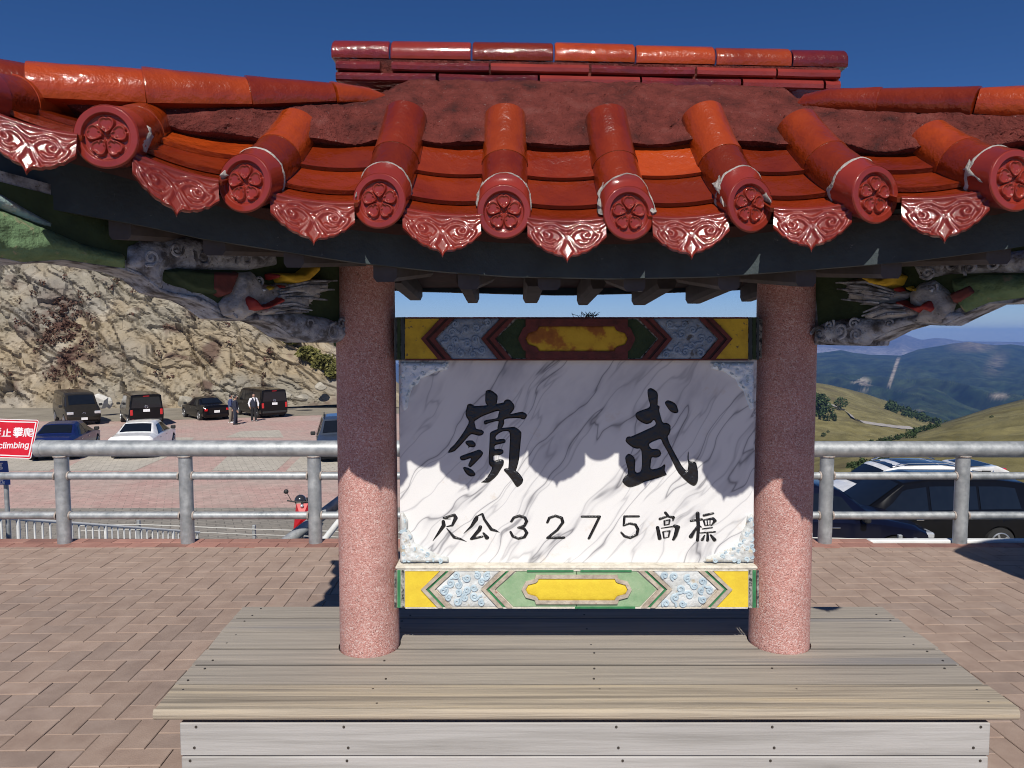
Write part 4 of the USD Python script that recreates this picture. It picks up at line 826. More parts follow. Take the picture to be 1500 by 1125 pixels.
rearE = [A([x, 3.68, z_ + .15]) for x, z_ in zip(xs_, zs_)]
obj(gate, 'rear_slope', sheet(A([[e, [e[0] * .8 + .05, 3.20, 2.36], [e[0] * .62 + .09, 2.98, 2.56]] for e in rearE]), A([0, -.02, -.05])), 'glaze_brown')
for xl, xr_, yb in ((547, 581, 413), (671, 702, 424), (788, 821, 425), (914, 945, 427), (1052, 1083, 425), (1166, 1195, 420), (298, 330, 374), (416, 445, 392), (160, 192, 351), (1290, 1320, 408), (1445, 1480, 387)):
    xm = (xl + xr_) / 2; i = np.argmin([abs(750 + FOCAL * p[0] / p[1] - xm) for p in SOF]); Y0 = SOF[i][1] + .035
    p = at(xm, yb, Y0); w = (xr_ - xl) * Y0 / FOCAL; zt_ = max(SOF[i][2] + .03, p[2] + .06); dx = (p[0] - .25) * -.10
    sgn = 0.75
    q0, q1 = A([p[0], Y0, 0]), A([p[0] + dx, 2.62, 0])
    m = hull([(q[0] + sx * w / 2, q[1], z_ + dz) for q, dz in ((q0, 0), (q1, .05)) for sx in (-1, 1) for z_ in (p[2] + .012, zt_)] + [(q[0] + sx * w * .36, q[1], p[2] + dz) for q, dz in ((q0, 0), (q1, .05)) for sx in (-1, 1)])
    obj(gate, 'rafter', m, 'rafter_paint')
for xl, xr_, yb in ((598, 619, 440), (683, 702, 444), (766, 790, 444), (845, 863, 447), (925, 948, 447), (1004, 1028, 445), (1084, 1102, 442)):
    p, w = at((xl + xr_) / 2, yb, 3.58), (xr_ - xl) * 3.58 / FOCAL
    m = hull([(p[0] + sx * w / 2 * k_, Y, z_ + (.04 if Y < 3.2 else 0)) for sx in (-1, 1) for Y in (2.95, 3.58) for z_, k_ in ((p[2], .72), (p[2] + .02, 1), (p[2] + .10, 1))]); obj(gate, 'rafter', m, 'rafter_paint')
obj(gate, 'ridge_beam', bx([.25, 2.86, 2.09], [2.4, .16, .16]), 'soffit_paint')

# side slopes between the front and the rear corners
for sg, cx in ((-1, -1.43), (1, 1.93)):
    ev = A([[cx + sg * .02, 1.86, 2.20], [cx - sg * .13, 2.3, 2.10], [cx - sg * .18, 2.75, 2.06], [cx - sg * .14, 3.1, 2.10], [cx - sg * .04, 3.4, 2.17]])
    s_ = np.linspace(0, 4, 40); ev = A([np.interp(s_, range(5), ev[:, i]) for i in range(3)]).T; ev[:, 0] += sg * .03 * np.abs(np.sin(s_ * 5.2)); ev[:, 2] -= .03 * np.abs(np.sin(s_ * 5.2))
    top_ = A([[.25 + sg * .75 + (cx - .25 - sg * .75) * .75 * (1 - min(1, f * 2.2)), 2.15 + f * 1.0, 2.28 + .17 * min(1, f * 2)] for f in np.linspace(0, 1, 40)])
    G_ = A([ev, ev * .6 + top_ * .4 + A([0, 0, -.03]), top_]); obj(gate, 'side_slope', sheet(G_, A([0, 0, -.03])), 'glaze_brown')
# ---- mortar body of the ridge and the hips
TL = [(-150, 110, 1.84), (0, 144, 2.0), (100, 148, 2.07), (215, 153, 2.17), (365, 156, 2.32), (487, 149, 2.48), (560, 139, 2.60), (600, 120, 2.66), (860, 124, 2.66), (1150, 131, 2.66), (1175, 150, 2.60), (1290, 155, 2.46), (1430, 158, 2.22), (1500, 158, 2.12), (1650, 150, 1.95)]
BLn = [(-150, 205, 1.76), (0, 205, 1.84), (100, 207, 1.92), (240, 216, 2.075), (330, 212, 2.185), (450, 213, 2.335), (530, 210, 2.385), (600, 209, 2.405), (860, 211, 2.412), (1150, 209, 2.405), (1200, 212, 2.375), (1300, 214, 2.275), (1420, 214, 2.13), (1500, 207, 2.00), (1650, 195, 1.84)]
def along(pts, n):
    P_ = A([at(*p) for p in pts]); d = np.r_[0, np.cumsum(np.linalg.norm(np.diff(P_, axis=0), axis=1))]; return lambda s: A([np.interp(s, d / d[-1], P_[:, i]) for i in range(3)]).T
n_ = 460; B_ = []
for s in np.linspace(0, len(COL) - 1.001, n_):
    k = int(s); u = s - k; B_.append(pan(k, u, .83 if 2 <= s <= 7 else .80, .036 + .006 * math.sin(s * 9)))
B_ = A(B_); xb, _y = scr(B_); T_ = A([at(x, px_interp(x, TL), fwd((0, 0, px_interp(x, [(p[0], p[2]) for p in TL])))[2]) for x in xb])
rows = [B_ + A([0, .14, -.03]), B_ + A([0, .05, -.012])]
for f in np.linspace(0, 1, 34): rows.append(B_ * (1 - f) + T_ * f + A([0, -1, .3]) * (.012 * math.sin(f * np.pi) ** .7))
rows.append(T_ + A([0, .03, .02])); rows.append(T_ + A([0, .24, .02])); rows.append(T_ + A([0, .30, -.10])); rows.append(T_ + A([0, .31, -.2]))
V = np.stack(rows, 0); n1 = meshkit.fbm(V * 16, 4, 6) - .5; n2 = meshkit.fbm(V * 55, 3, 7) - .5; crk = np.abs(meshkit.fbm(V * 7, 4, 9) - .5)
V = V + (A([0, -.9, .4]) * (.020 * n1 + .009 * n2 - .007 * np.exp(-(crk / .006) ** 2))[..., None])
obj(gate, 'ridge_mortar', sheet(V), 'red_mortar', 45)
# ---- ridge: a cap of half-round tiles over two courses of flat tiles
def ridge_y(x, row): return np.interp(x, [490, 800, 1235], {0: (62, 65.5, 77), 1: (85, 90, 98.5), 2: (102, 106.5, 115), 3: (118, 123, 132.5)}[row])
YG = 2.52
def halftile(p, q, r, mat, flat_=1.0, lean=0.0):
    d = unit(q - p); up = A([0, 0, 1.0]); bk = unit(np.cross(up, d)); up = np.cross(d, bk); rg = []
    for w, e in ((p, .93), (p + d * .006, 1.0), (p + (q - p) * .5, 1.0), (q - d * .006, 1.0), (q, .93)):
        rg.append(A([w + bk * (r * e * 1.15 * math.cos(t)) + up * (r * e * flat_ * math.sin(t)) for t in np.linspace(-.35, np.pi + .35, 26)]))
    return loft(rg, caps=True)
cuts = [490, 575, 692, 810, 927, 1042, 1152, 1233]; cols_ = ['glaze_dark', 'glaze_red', 'glaze_brown', 'glaze_orange', 'glaze_orange', 'glaze_orange', 'glaze_dark']
YC = YG + .085
for k, (x0, x1) in enumerate(zip(cuts[:-1], cuts[1:])):
    j = gl.uniform(-1, 1) * .7
    p, q = at(x0 + 1.2, ridge_y(x0, 1) + j, YC), at(x1 - 1.2, ridge_y(x1, 1) + j * .5, YC); r = (ridge_y(x0, 1) - ridge_y(x0, 0)) * YC / FOCAL * .98
    obj(gate, 'ridge_cap_tile', halftile(p, q, r, '', 1.0), cols_[k], 35)
def flat_tile(x0, x1, row, mat, dy):
    y0a, y1a, y0b, y1b = ridge_y(x0, row), ridge_y(x0, row + 1), ridge_y(x1, row), ridge_y(x1, row + 1); Yf = YG - dy
    a0, a1, b0, b1 = at(x0 + 1.2, y0a + 1, Yf), at(x0 + 1.2, y1a - .8, Yf), at(x1 - 1.2, y0b + 1, Yf), at(x1 - 1.2, y1b - .8, Yf)
    prof = []
    for top, bot in ((a0, a1), (b0, b1)):
        h = top[2] - bot[2]; pr = []
        for yy, zz_ in ((.26, 0), (.006, 0), (0, .12), (-.002, .5), (.004, .85), (.014, 1.0), (.26, 1.0)): pr.append(A([top[0], Yf + yy, bot[2] + h * zz_]))
        prof.append(A(pr))
    mid = (prof[0] + prof[1]) / 2 + A([0, 0, gl.uniform(-.003, .001)])
    return loft([prof[0], mid, prof[1]])
for row, cut, dy in ((1, [490, 558, 572, 718, 865, 1020, 1139, 1234], .010), (2, [490, 640, 642, 790, 940, 1088, 1209, 1234], .022)):
    for k, (x0, x1) in enumerate(zip(cut[:-1], cut[1:])):
        if x1 - x0 < 20 and x1 < 700: continue
        w = gl.uniform(-1.2, 1.2)
        obj(gate, 'ridge_flat_tile', flat_tile(x0 + w * .5, x1 - 1 + w * .3, row, '', dy + gl.uniform(-.004, .004)), ('glaze_dark', 'glaze_red', 'glaze_dark', 'glaze_red')[k % 4] if x1 < 1100 else 'glaze_red', 30)
V = A([[at(x, ridge_y(x, 1) - 1, YG + .012), at(x, ridge_y(x, 3) - 1, YG + .012)] for x in np.linspace(493, 1231, 60)]) + A([0, .012, 0]); obj(gate, 'ridge_bedding', sheet(V, A([0, .22, 0])), 'red_mortar')
# ---- hips: half-round tiles running down to the corners
def hip(pts, dirs, col):
    for k in range(len(pts) - 1):
        (xa, yta, yba, Ya), (xb, ytb, ybb, Yb) = pts[k], pts[k + 1]; Ya, Yb = fwd((0, 0, Ya))[2], fwd((0, 0, Yb))[2]
        ra, rb = (yba - yta) * Ya / FOCAL * .70, (ybb - ytb) * Yb / FOCAL * .70
        pa, pb = at(xa, yta, Ya), at(xb, ytb, Yb); pa[2] -= ra; pb[2] -= rb; d = unit(pb - pa); bk = unit(np.cross([0, 0, 1], d)); up = np.cross(d, bk); rg = []
        tap = (k == len(pts) - 2)
        for f, e in ((-.012, .9), (0, 1.03), (.02, 1.04), (.3, 1.0), (.6, 1.0), (.9, .97), (1.0, .95)):
            w = pa + (pb - pa) * f; r = (ra + (rb - ra) * f) * e
            if tap: r *= [1, 1, 1, 1, 1, .8, .35][[-.012, 0, .02, .3, .6, .9, 1.0].index(f)]; 
            w = w - up * ((ra + (rb - ra) * f) * e - r)
            rg.append(A([w + bk * (r * math.cos(t)) + up * (r * math.sin(t)) for t in np.linspace(-.75, np.pi + .4, 28)]))
        m = loft(rg)
        if m.volume < 0: m.invert()
        obj(gate, 'hip_tile', m, col[k], 35)
hip([(-190, 60, 125, 1.82), (44, 93, 152, 2.05), (212, 101, 160, 2.20), (363, 113, 160, 2.36), (486, 121, 153, 2.50), (571, 133, 152, 2.62)], 0, ['glaze_brown', 'glaze_orange', 'glaze_orange', 'glaze_brown', 'glaze_orange'])
hip([(1720, 118, 180, 1.92), (1432, 128, 163, 2.22), (1289, 129, 159, 2.46), (1166, 131, 156, 2.60)], 0, ['glaze_orange', 'glaze_brown', 'glaze_brown'])

# ---- beams with painted relief
def puff(poly, h, res, edge, noise_=0.0, seed=0):
    """polygon (u, v) -> cushion mesh (u, v, height)"""
    from scipy.spatial import Delaunay
    out = []
    for g in getattr(poly, 'geoms', [poly]):
        if g.area < res * res: continue
        x0, y0, x1, y1 = g.bounds; gx, gy = np.meshgrid(np.arange(x0, x1, res), np.arange(y0, y1, res)); pts = np.stack([gx.ravel(), gy.ravel()], -1)
        from shapely import contains_xy, distance, points
        pts = pts[contains_xy(g.buffer(-res * .4), pts[:, 0], pts[:, 1])]
        ex = g.exterior; bd = A([ex.interpolate(q).coords[0] for q in np.arange(0, ex.length, res)]); al = np.vstack([pts, bd])
        T3 = Delaunay(al).simplices; cen = al[T3].mean(1); T3 = T3[contains_xy(g, cen[:, 0], cen[:, 1])]
        d = distance(points(al), ex); hh = h * np.clip(d / edge, 0, 1) ** .5
        if noise_: hh = hh + noise_ * (meshkit.fbm(np.dstack([al[:, 0] * 60, al[:, 1] * 60, np.full(len(al), seed * 1.3)])[0], 3, seed) - .5) * np.clip(d / edge, 0, 1)
        n = len(al); top = np.c_[al, np.maximum(hh, 0) + .001]; bot = np.c_[bd, np.full(len(bd), -.004)]; k0 = len(pts); nb_ = len(bd)
        a, b, c_ = al[T3[:, 0]], al[T3[:, 1]], al[T3[:, 2]]; cr = (b[:, 0] - a[:, 0]) * (c_[:, 1] - a[:, 1]) - (b[:, 1] - a[:, 1]) * (c_[:, 0] - a[:, 0])
        T3 = np.where((cr > 0)[:, None], T3, T3[:, ::-1]); ccw = g.exterior.is_ccw; side = []
        for i in range(nb_):
            j = (i + 1) % nb_; q = [(k0 + i, n + i, n + j), (k0 + i, n + j, k0 + j)]; side += q if ccw else [t[::-1] for t in q]
        out.append(trimesh.Trimesh(np.vstack([top, bot]), np.vstack([T3, side]), process=False))
    return cat(out)
def face(m, Y): return frame_xf(m, [0, Y, 0], [1, 0, 0], [0, 0, 1], [0, -1, 0])
def spiral(cx, cy, r, turns, a0, sg, tail=0.0):
    t = np.linspace(0, 1, 26); p = [(cx + r * (1 - .86 * q) * math.cos(a0 + sg * q * turns * 2 * np.pi), cy + r * (1 - .86 * q) * math.sin(a0 + sg * q * turns * 2 * np.pi)) for q in t]
    if tail:
        d = A(p[0]) - A(p[1]); d = d / (np.linalg.norm(d) + 1e-9); p = [tuple(A(p[0]) + d * tail + A([-d[1], d[0]]) * tail * .4 * sg), tuple(A(p[0]) + d * tail * .5)] + p
    return p
def cord(pl, r): return tube([(a, b, r * .35) for a, b in pl], r, 6)
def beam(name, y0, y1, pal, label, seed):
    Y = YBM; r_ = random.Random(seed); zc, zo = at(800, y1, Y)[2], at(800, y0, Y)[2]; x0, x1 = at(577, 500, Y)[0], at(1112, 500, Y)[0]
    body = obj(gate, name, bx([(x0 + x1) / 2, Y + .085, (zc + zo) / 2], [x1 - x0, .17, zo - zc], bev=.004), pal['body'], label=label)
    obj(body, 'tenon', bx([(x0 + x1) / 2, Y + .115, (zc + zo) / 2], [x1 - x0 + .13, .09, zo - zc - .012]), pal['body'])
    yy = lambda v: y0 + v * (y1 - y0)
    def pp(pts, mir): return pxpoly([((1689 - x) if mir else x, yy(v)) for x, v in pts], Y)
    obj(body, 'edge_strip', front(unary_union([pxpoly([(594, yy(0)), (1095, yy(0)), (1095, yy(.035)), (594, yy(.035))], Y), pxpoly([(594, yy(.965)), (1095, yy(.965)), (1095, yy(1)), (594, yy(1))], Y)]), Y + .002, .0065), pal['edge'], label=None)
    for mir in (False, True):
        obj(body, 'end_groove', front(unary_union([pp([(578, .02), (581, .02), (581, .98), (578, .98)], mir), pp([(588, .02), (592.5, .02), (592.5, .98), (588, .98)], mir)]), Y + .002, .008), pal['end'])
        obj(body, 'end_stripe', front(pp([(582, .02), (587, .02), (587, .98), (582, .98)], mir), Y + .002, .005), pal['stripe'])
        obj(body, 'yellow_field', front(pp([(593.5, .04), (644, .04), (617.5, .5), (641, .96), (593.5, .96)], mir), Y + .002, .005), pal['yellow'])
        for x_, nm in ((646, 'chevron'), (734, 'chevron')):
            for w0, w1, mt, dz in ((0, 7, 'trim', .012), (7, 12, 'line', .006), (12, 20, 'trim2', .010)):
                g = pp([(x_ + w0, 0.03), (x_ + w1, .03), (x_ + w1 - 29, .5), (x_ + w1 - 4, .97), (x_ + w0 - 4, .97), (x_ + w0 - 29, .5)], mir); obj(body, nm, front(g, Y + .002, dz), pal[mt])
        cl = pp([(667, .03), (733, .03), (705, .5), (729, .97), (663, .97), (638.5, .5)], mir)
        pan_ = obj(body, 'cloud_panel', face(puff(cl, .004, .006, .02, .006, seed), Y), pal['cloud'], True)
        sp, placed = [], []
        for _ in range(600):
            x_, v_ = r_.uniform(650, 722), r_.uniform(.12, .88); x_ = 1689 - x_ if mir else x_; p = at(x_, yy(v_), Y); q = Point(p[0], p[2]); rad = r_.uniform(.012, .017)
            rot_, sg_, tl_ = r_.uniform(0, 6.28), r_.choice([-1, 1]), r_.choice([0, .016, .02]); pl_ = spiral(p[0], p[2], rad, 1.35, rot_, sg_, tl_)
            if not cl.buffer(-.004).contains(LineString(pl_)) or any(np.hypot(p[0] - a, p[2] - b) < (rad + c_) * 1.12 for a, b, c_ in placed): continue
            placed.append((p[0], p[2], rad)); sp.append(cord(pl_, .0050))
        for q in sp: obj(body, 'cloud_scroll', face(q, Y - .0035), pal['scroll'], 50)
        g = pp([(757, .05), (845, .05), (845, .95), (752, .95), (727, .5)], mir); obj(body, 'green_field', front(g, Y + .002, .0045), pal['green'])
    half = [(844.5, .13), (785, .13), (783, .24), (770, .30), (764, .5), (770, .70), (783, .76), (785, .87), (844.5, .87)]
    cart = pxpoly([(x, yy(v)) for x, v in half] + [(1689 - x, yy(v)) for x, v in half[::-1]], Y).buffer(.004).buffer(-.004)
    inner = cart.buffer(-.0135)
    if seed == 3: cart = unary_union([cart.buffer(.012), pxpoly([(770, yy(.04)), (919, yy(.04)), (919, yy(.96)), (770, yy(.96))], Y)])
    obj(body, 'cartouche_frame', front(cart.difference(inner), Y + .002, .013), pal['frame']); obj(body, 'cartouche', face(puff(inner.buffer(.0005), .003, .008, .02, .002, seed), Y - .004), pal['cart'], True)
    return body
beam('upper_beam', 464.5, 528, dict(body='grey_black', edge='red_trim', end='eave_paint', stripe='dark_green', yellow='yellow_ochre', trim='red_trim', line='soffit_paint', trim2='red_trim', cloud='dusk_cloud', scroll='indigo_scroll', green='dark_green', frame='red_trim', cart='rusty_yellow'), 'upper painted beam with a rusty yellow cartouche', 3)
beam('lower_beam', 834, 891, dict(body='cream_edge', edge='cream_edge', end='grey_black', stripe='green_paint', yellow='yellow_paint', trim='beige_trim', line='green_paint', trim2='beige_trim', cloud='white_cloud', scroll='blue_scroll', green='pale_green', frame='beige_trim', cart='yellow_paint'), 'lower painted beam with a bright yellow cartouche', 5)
zl = at(800, 834, YBM)[2]; x0, x1 = at(579, 830, YBM)[0], at(1110, 830, YBM)[0]
obj(gate, 'ledge', bx([(x0 + x1) / 2, YBM + .052, zl + .006], [x1 - x0, .112, .0115], bev=.004), 'cream_edge')
obj(gate, 'rail_line', front(unary_union([pxpoly([(772, 834.5), (840, 834.5), (840, 837), (772, 837)], YBM), pxpoly([(850, 834.5), (925, 834.5), (925, 837), (850, 837)], YBM), pxpoly([(842, 888), (930, 888), (930, 890.6), (842, 890.6)], YBM)]), YBM + .002, .0085), 'green_paint')

# ---- marble slab with engraved lettering
C1 = [[(440, 60), (470, 42), (510, 48), (572, 95), (575, 130), (565, 185), (560, 215), (440, 215)],
      [(250, 200), (280, 188), (310, 200), (330, 218), (440, 210), (560, 190), (640, 180), (640, 160), (670, 142), (710, 150), (755, 205), (750, 250), (720, 290), (705, 305), (800, 280), (840, 275), (885, 300), (885, 330), (860, 362), (830, 358), (805, 342), (640, 352), (645, 395), (635, 430), (620, 450), (565, 470), (580, 410), (585, 370), (480, 398), (440, 418), (422, 400), (430, 368), (480, 360), (575, 345), (580, 300), (595, 262), (500, 290), (400, 330), (340, 370), (325, 380), (340, 440), (345, 460), (400, 465), (432, 490), (420, 520), (380, 537), (330, 525), (290, 512), (230, 580), (130, 690), (95, 708), (35, 720), (70, 660), (120, 620), (200, 510), (275, 385), (240, 340), (228, 295), (240, 240)],
      [(565, 462), (620, 447), (700, 440), (750, 436), (780, 450), (828, 490), (825, 540), (810, 700), (800, 800), (780, 870), (775, 890), (765, 905), (800, 925), (848, 990), (840, 1040), (790, 1085), (770, 1078), (735, 1020), (690, 960), (640, 910), (640, 885), (670, 875), (690, 880), (695, 700), (710, 490), (640, 480), (580, 510), (548, 545), (558, 578), (600, 565), (655, 565), (660, 610), (600, 620), (540, 635), (540, 680), (590, 668), (635, 680), (638, 720), (600, 740), (525, 745), (525, 790), (545, 800), (590, 780), (640, 785), (640, 840), (615, 880), (570, 960), (490, 1030), (450, 1038), (385, 1032), (440, 1000), (490, 930), (520, 870), (485, 850), (475, 800), (490, 560), (488, 500), (520, 480)],
      [(225, 595), (260, 580), (310, 580), (345, 620), (335, 650), (310, 660), (275, 650), (255, 675), (265, 645), (235, 625)],
      [(168, 755), (200, 738), (300, 705), (370, 678), (390, 680), (425, 715), (400, 760), (290, 870), (270, 868), (255, 845), (290, 780), (285, 770), (210, 800), (175, 790)],
      [(200, 880), (215, 860), (260, 870), (310, 895), (342, 940), (330, 962), (290, 970), (245, 950)]]
C2 = [[(340, 75), (370, 55), (405, 68), (450, 105), (450, 180), (445, 240), (465, 238), (470, 262), (460, 285), (480, 350), (498, 420), (540, 415), (580, 440), (583, 480), (570, 535), (545, 560), (575, 640), (650, 780), (700, 870), (755, 925), (762, 830), (750, 790), (755, 720), (765, 705), (768, 740), (765, 800), (780, 815), (830, 818), (848, 840), (865, 930), (862, 1020), (845, 1060), (820, 1075), (780, 1055), (720, 1005), (650, 930), (600, 820), (540, 700), (490, 620), (480, 580), (400, 610), (350, 640), (385, 690), (430, 683), (470, 695), (487, 735), (470, 765), (430, 780), (385, 770), (375, 830), (370, 900), (450, 885), (490, 865), (515, 838), (530, 860), (515, 905), (545, 955), (520, 968), (440, 990), (300, 1030), (260, 1060), (160, 1092), (110, 1065), (78, 1025), (90, 990), (140, 945), (140, 890), (105, 785), (125, 745), (150, 732), (200, 760), (218, 800), (210, 935), (285, 920), (282, 680), (230, 688), (180, 670), (120, 620), (112, 590), (130, 560), (160, 555), (170, 560), (300, 500), (435, 440), (408, 380), (385, 415), (340, 435), (300, 425), (240, 390), (212, 345), (225, 310), (270, 290), (375, 255), (350, 180), (340, 110)],
      [(513, 210), (545, 180), (595, 195), (640, 225), (663, 290), (660, 312), (625, 322), (580, 305), (550, 270)]]
S1 = {'尺': [[(205, 95, 22), (310, 65, 28), (325, 95, 36), (290, 170, 22), (235, 182, 12)], [(200, 130, 30), (205, 170, 36), (150, 250, 24), (95, 325, 6)], [(215, 105, 14), (270, 105, 10)], [(235, 200, 10), (310, 290, 30), (370, 305, 22), (432, 332, 6)]],
      '公': [[(535, 85, 30), (525, 110, 40), (480, 180, 24), (405, 250, 6)], [(540, 75, 10), (590, 55, 22), (610, 110, 24), (680, 210, 30), (720, 222, 24), (762, 240, 5)], [(570, 185, 34), (560, 215, 36), (480, 305, 26), (590, 282, 22)], [(600, 245, 18), (635, 292, 40)]],
      '3': [[(880, 130, 24), (905, 92, 26), (960, 74, 28), (1015, 92, 28), (1033, 130, 28), (1010, 175, 26), (950, 192, 22), (1010, 205, 26), (1035, 245, 28), (1010, 288, 28), (950, 302, 26), (895, 280, 26), (872, 235, 22)]],
      '2': [[(1240, 140, 24), (1260, 95, 26), (1320, 74, 26), (1382, 95, 28), (1395, 140, 28), (1340, 215, 26), (1240, 295, 24), (1405, 292, 26)]]}
S2 = {'7': [[(85, 82, 24), (262, 82, 26), (215, 180, 26), (155, 300, 26)]], '5': [[(652, 80, 24), (510, 80, 24), (502, 172, 20), (560, 150, 24), (620, 162, 26), (645, 210, 28), (633, 262, 28), (570, 295, 26), (510, 278, 26), (478, 240, 20)]],
      '高': [[(918, 42, 20), (940, 68, 20)], [(865, 105, 22), (940, 80, 16), (1000, 90, 22), (995, 125, 10)], [(908, 125, 14), (910, 168, 12), (955, 160, 10)], [(905, 123, 10), (962, 115, 14), (955, 160, 12)], [(880, 198, 10), (1000, 180, 14)], [(840, 190, 24), (862, 300, 28)], [(1010, 175, 24), (1042, 190, 34), (1020, 270, 28), (1000, 310, 22)], [(895, 235, 14), (905, 298, 12), (950, 288, 8)], [(895, 233, 10), (962, 225, 14), (950, 288, 12)]],
      '標': [[(1175, 125, 18), (1280, 110, 20)], [(1240, 50, 28), (1248, 200, 24), (1240, 320, 22)], [(1240, 175, 14), (1175, 280, 32)], [(1255, 172, 14), (1278, 188, 10)], [(1305, 70, 22), (1395, 50, 18)], [(1300, 118, 14), (1316, 172, 12), (1380, 165, 9)], [(1300, 115, 12), (1395, 100, 20), (1415, 125, 24), (1380, 170, 12)], [(1335, 112, 9), (1340, 168, 9)], [(1366, 108, 9), (1362, 165, 9)], [(1290, 205, 12), (1385, 193, 13)], [(1265, 246, 12), (1415, 235, 15)], [(1340, 245, 16), (1340, 320, 22)], [(1310, 270, 12), (1288, 312, 24)], [(1370, 265, 14), (1410, 315, 28)]]}
def brush(strokes, fat=1.06):
    out = []
    for s_ in strokes:
        for (xa, ya, wa), (xb, yb, wb) in zip(s_[:-1], s_[1:]):
            n_ = 7
            cs_ = [Point(xa + (xb - xa) * f, ya + (yb - ya) * f).buffer((wa + (wb - wa) * f) / 2 * fat, 6) for f in np.linspace(0, 1, n_)]
            out += [unary_union([a_, b_]).convex_hull for a_, b_ in zip(cs_[:-1], cs_[1:])]
    return unary_union(out)
def on_slab(g, ox, oy, sc_):
    f = lambda r: [(at(ox + x / sc_, oy + y / sc_, YM)[0], at(ox + x / sc_, oy + y / sc_, YM)[2]) for x, y in r.coords]
    return unary_union([Polygon(f(p.exterior), [f(h) for h in p.interiors]).buffer(0) for p in getattr(g, 'geoms', [g])])
def chaikin(pts, n=2):
    for _ in range(n):
        q = []
        for a_, b_ in zip(pts, pts[1:] + pts[:1]): q += [(a_[0] * .78 + b_[0] * .22, a_[1] * .78 + b_[1] * .22), (a_[0] * .22 + b_[0] * .78, a_[1] * .22 + b_[1] * .78)]
        pts = q
    return pts
chars = [on_slab(unary_union([Polygon(chaikin(p)).buffer(0) for p in C2]), 900, 560, 7.03), on_slab(unary_union([Polygon(chaikin(p)).buffer(0) for p in C1]), 650, 565, 7.26)]
chars += [on_slab(brush(s_, 1.18), 620, 745, 6.818) for s_ in S1.values()] + [on_slab(brush(s_, 1.5 if len(s_) > 3 else 1.15), 840, 745, 6.818) for s_ in S2.values()]
chars = [c_.simplify(.0006) for c_ in chars]
slab = pxpoly([(586, 527), (1104, 527), (1104, 824), (586, 824)], YM)
cut = slab
for c_ in chars: cut = cut.difference(c_)
x0, z0, x1, z1 = slab.bounds
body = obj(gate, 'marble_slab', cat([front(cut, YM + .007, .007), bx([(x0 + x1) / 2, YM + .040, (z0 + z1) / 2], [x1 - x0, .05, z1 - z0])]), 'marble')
for k, c_ in enumerate(chars):
    obj(body, 'engraved_character', face(puff(c_.buffer(-.0004), -.0 + .0035, .0035 if k < 2 else .002, .008 if k < 2 else .004, .002, k), YM + .0062), 'black_lacquer', 40)
# carved cloud corners
for pts in ([(586, 530), (658, 531), (656, 541), (640, 544), (628, 550), (616, 555), (612, 563), (604, 567), (600, 580), (597, 598), (592, 602), (588, 596), (586, 588)],
            [(1104, 530), (1040, 531), (1042, 540), (1060, 544), (1070, 551), (1078, 556), (1082, 566), (1089, 573), (1094, 588), (1099, 600), (1104, 598)],
            [(586, 823), (586, 752), (591, 750), (598, 762), (598, 775), (604, 783), (607, 794), (622, 802), (640, 812), (657, 816), (658, 823)],
            [(1104, 823), (1104, 757), (1100, 751), (1094, 756), (1092, 770), (1086, 780), (1082, 792), (1070, 800), (1056, 808), (1034, 816), (1030, 823)]):
    g = pxpoly(pts, YM); up_ = pts[0][1] < 600
    o = obj(gate, 'cloud_corner', face(puff(g, .020, .004, .012, .014, int(pts[1][0])), YM), 'pale_cloud' if up_ else 'white_cloud', True)
    r_ = random.Random(int(pts[0][0])); sp, placed = [], []
    for _ in range(700):
        x0_, z0_, x1_, z1_ = g.bounds; a_, b_ = r_.uniform(x0_, x1_), r_.uniform(z0_, z1_); rad = r_.uniform(.007, .011)
        if not g.buffer(-rad).contains(Point(a_, b_)) or any(np.hypot(a_ - q[0], b_ - q[1]) < (rad + q[2]) * 1.05 for q in placed): continue
        placed.append((a_, b_, rad)); sp.append(cord(spiral(a_, b_, rad, 1.3, r_.uniform(0, 6.28), r_.choice([-1, 1])), .0032))
    [obj(o, 'cloud_scroll', face(q, YM - .017), 'blue_scroll', 50) for q in sp]
# dry tuft on the upper beam
ms = []
r_ = random.Random(2); p = at(863, 465, YBM + .06)
for k in range(30):
    a_ = r_.uniform(0, 6.28); l_ = r_.uniform(.015, .036); b_ = p + A([r_.gauss(0, .016), r_.gauss(0, .012), 0]); ms.append(tube([b_ - [0, 0, .012], b_ + A([math.cos(a_) * l_ * .4, 0, .007]), b_ + A([math.cos(a_) * l_, 0, .009 + r_.uniform(-.003, .014)])], .0011, 4))
lone('dry_tuft', cat(ms), 'bark', 'small tuft of dry grass on top of the upper beam', 'grass tuft')

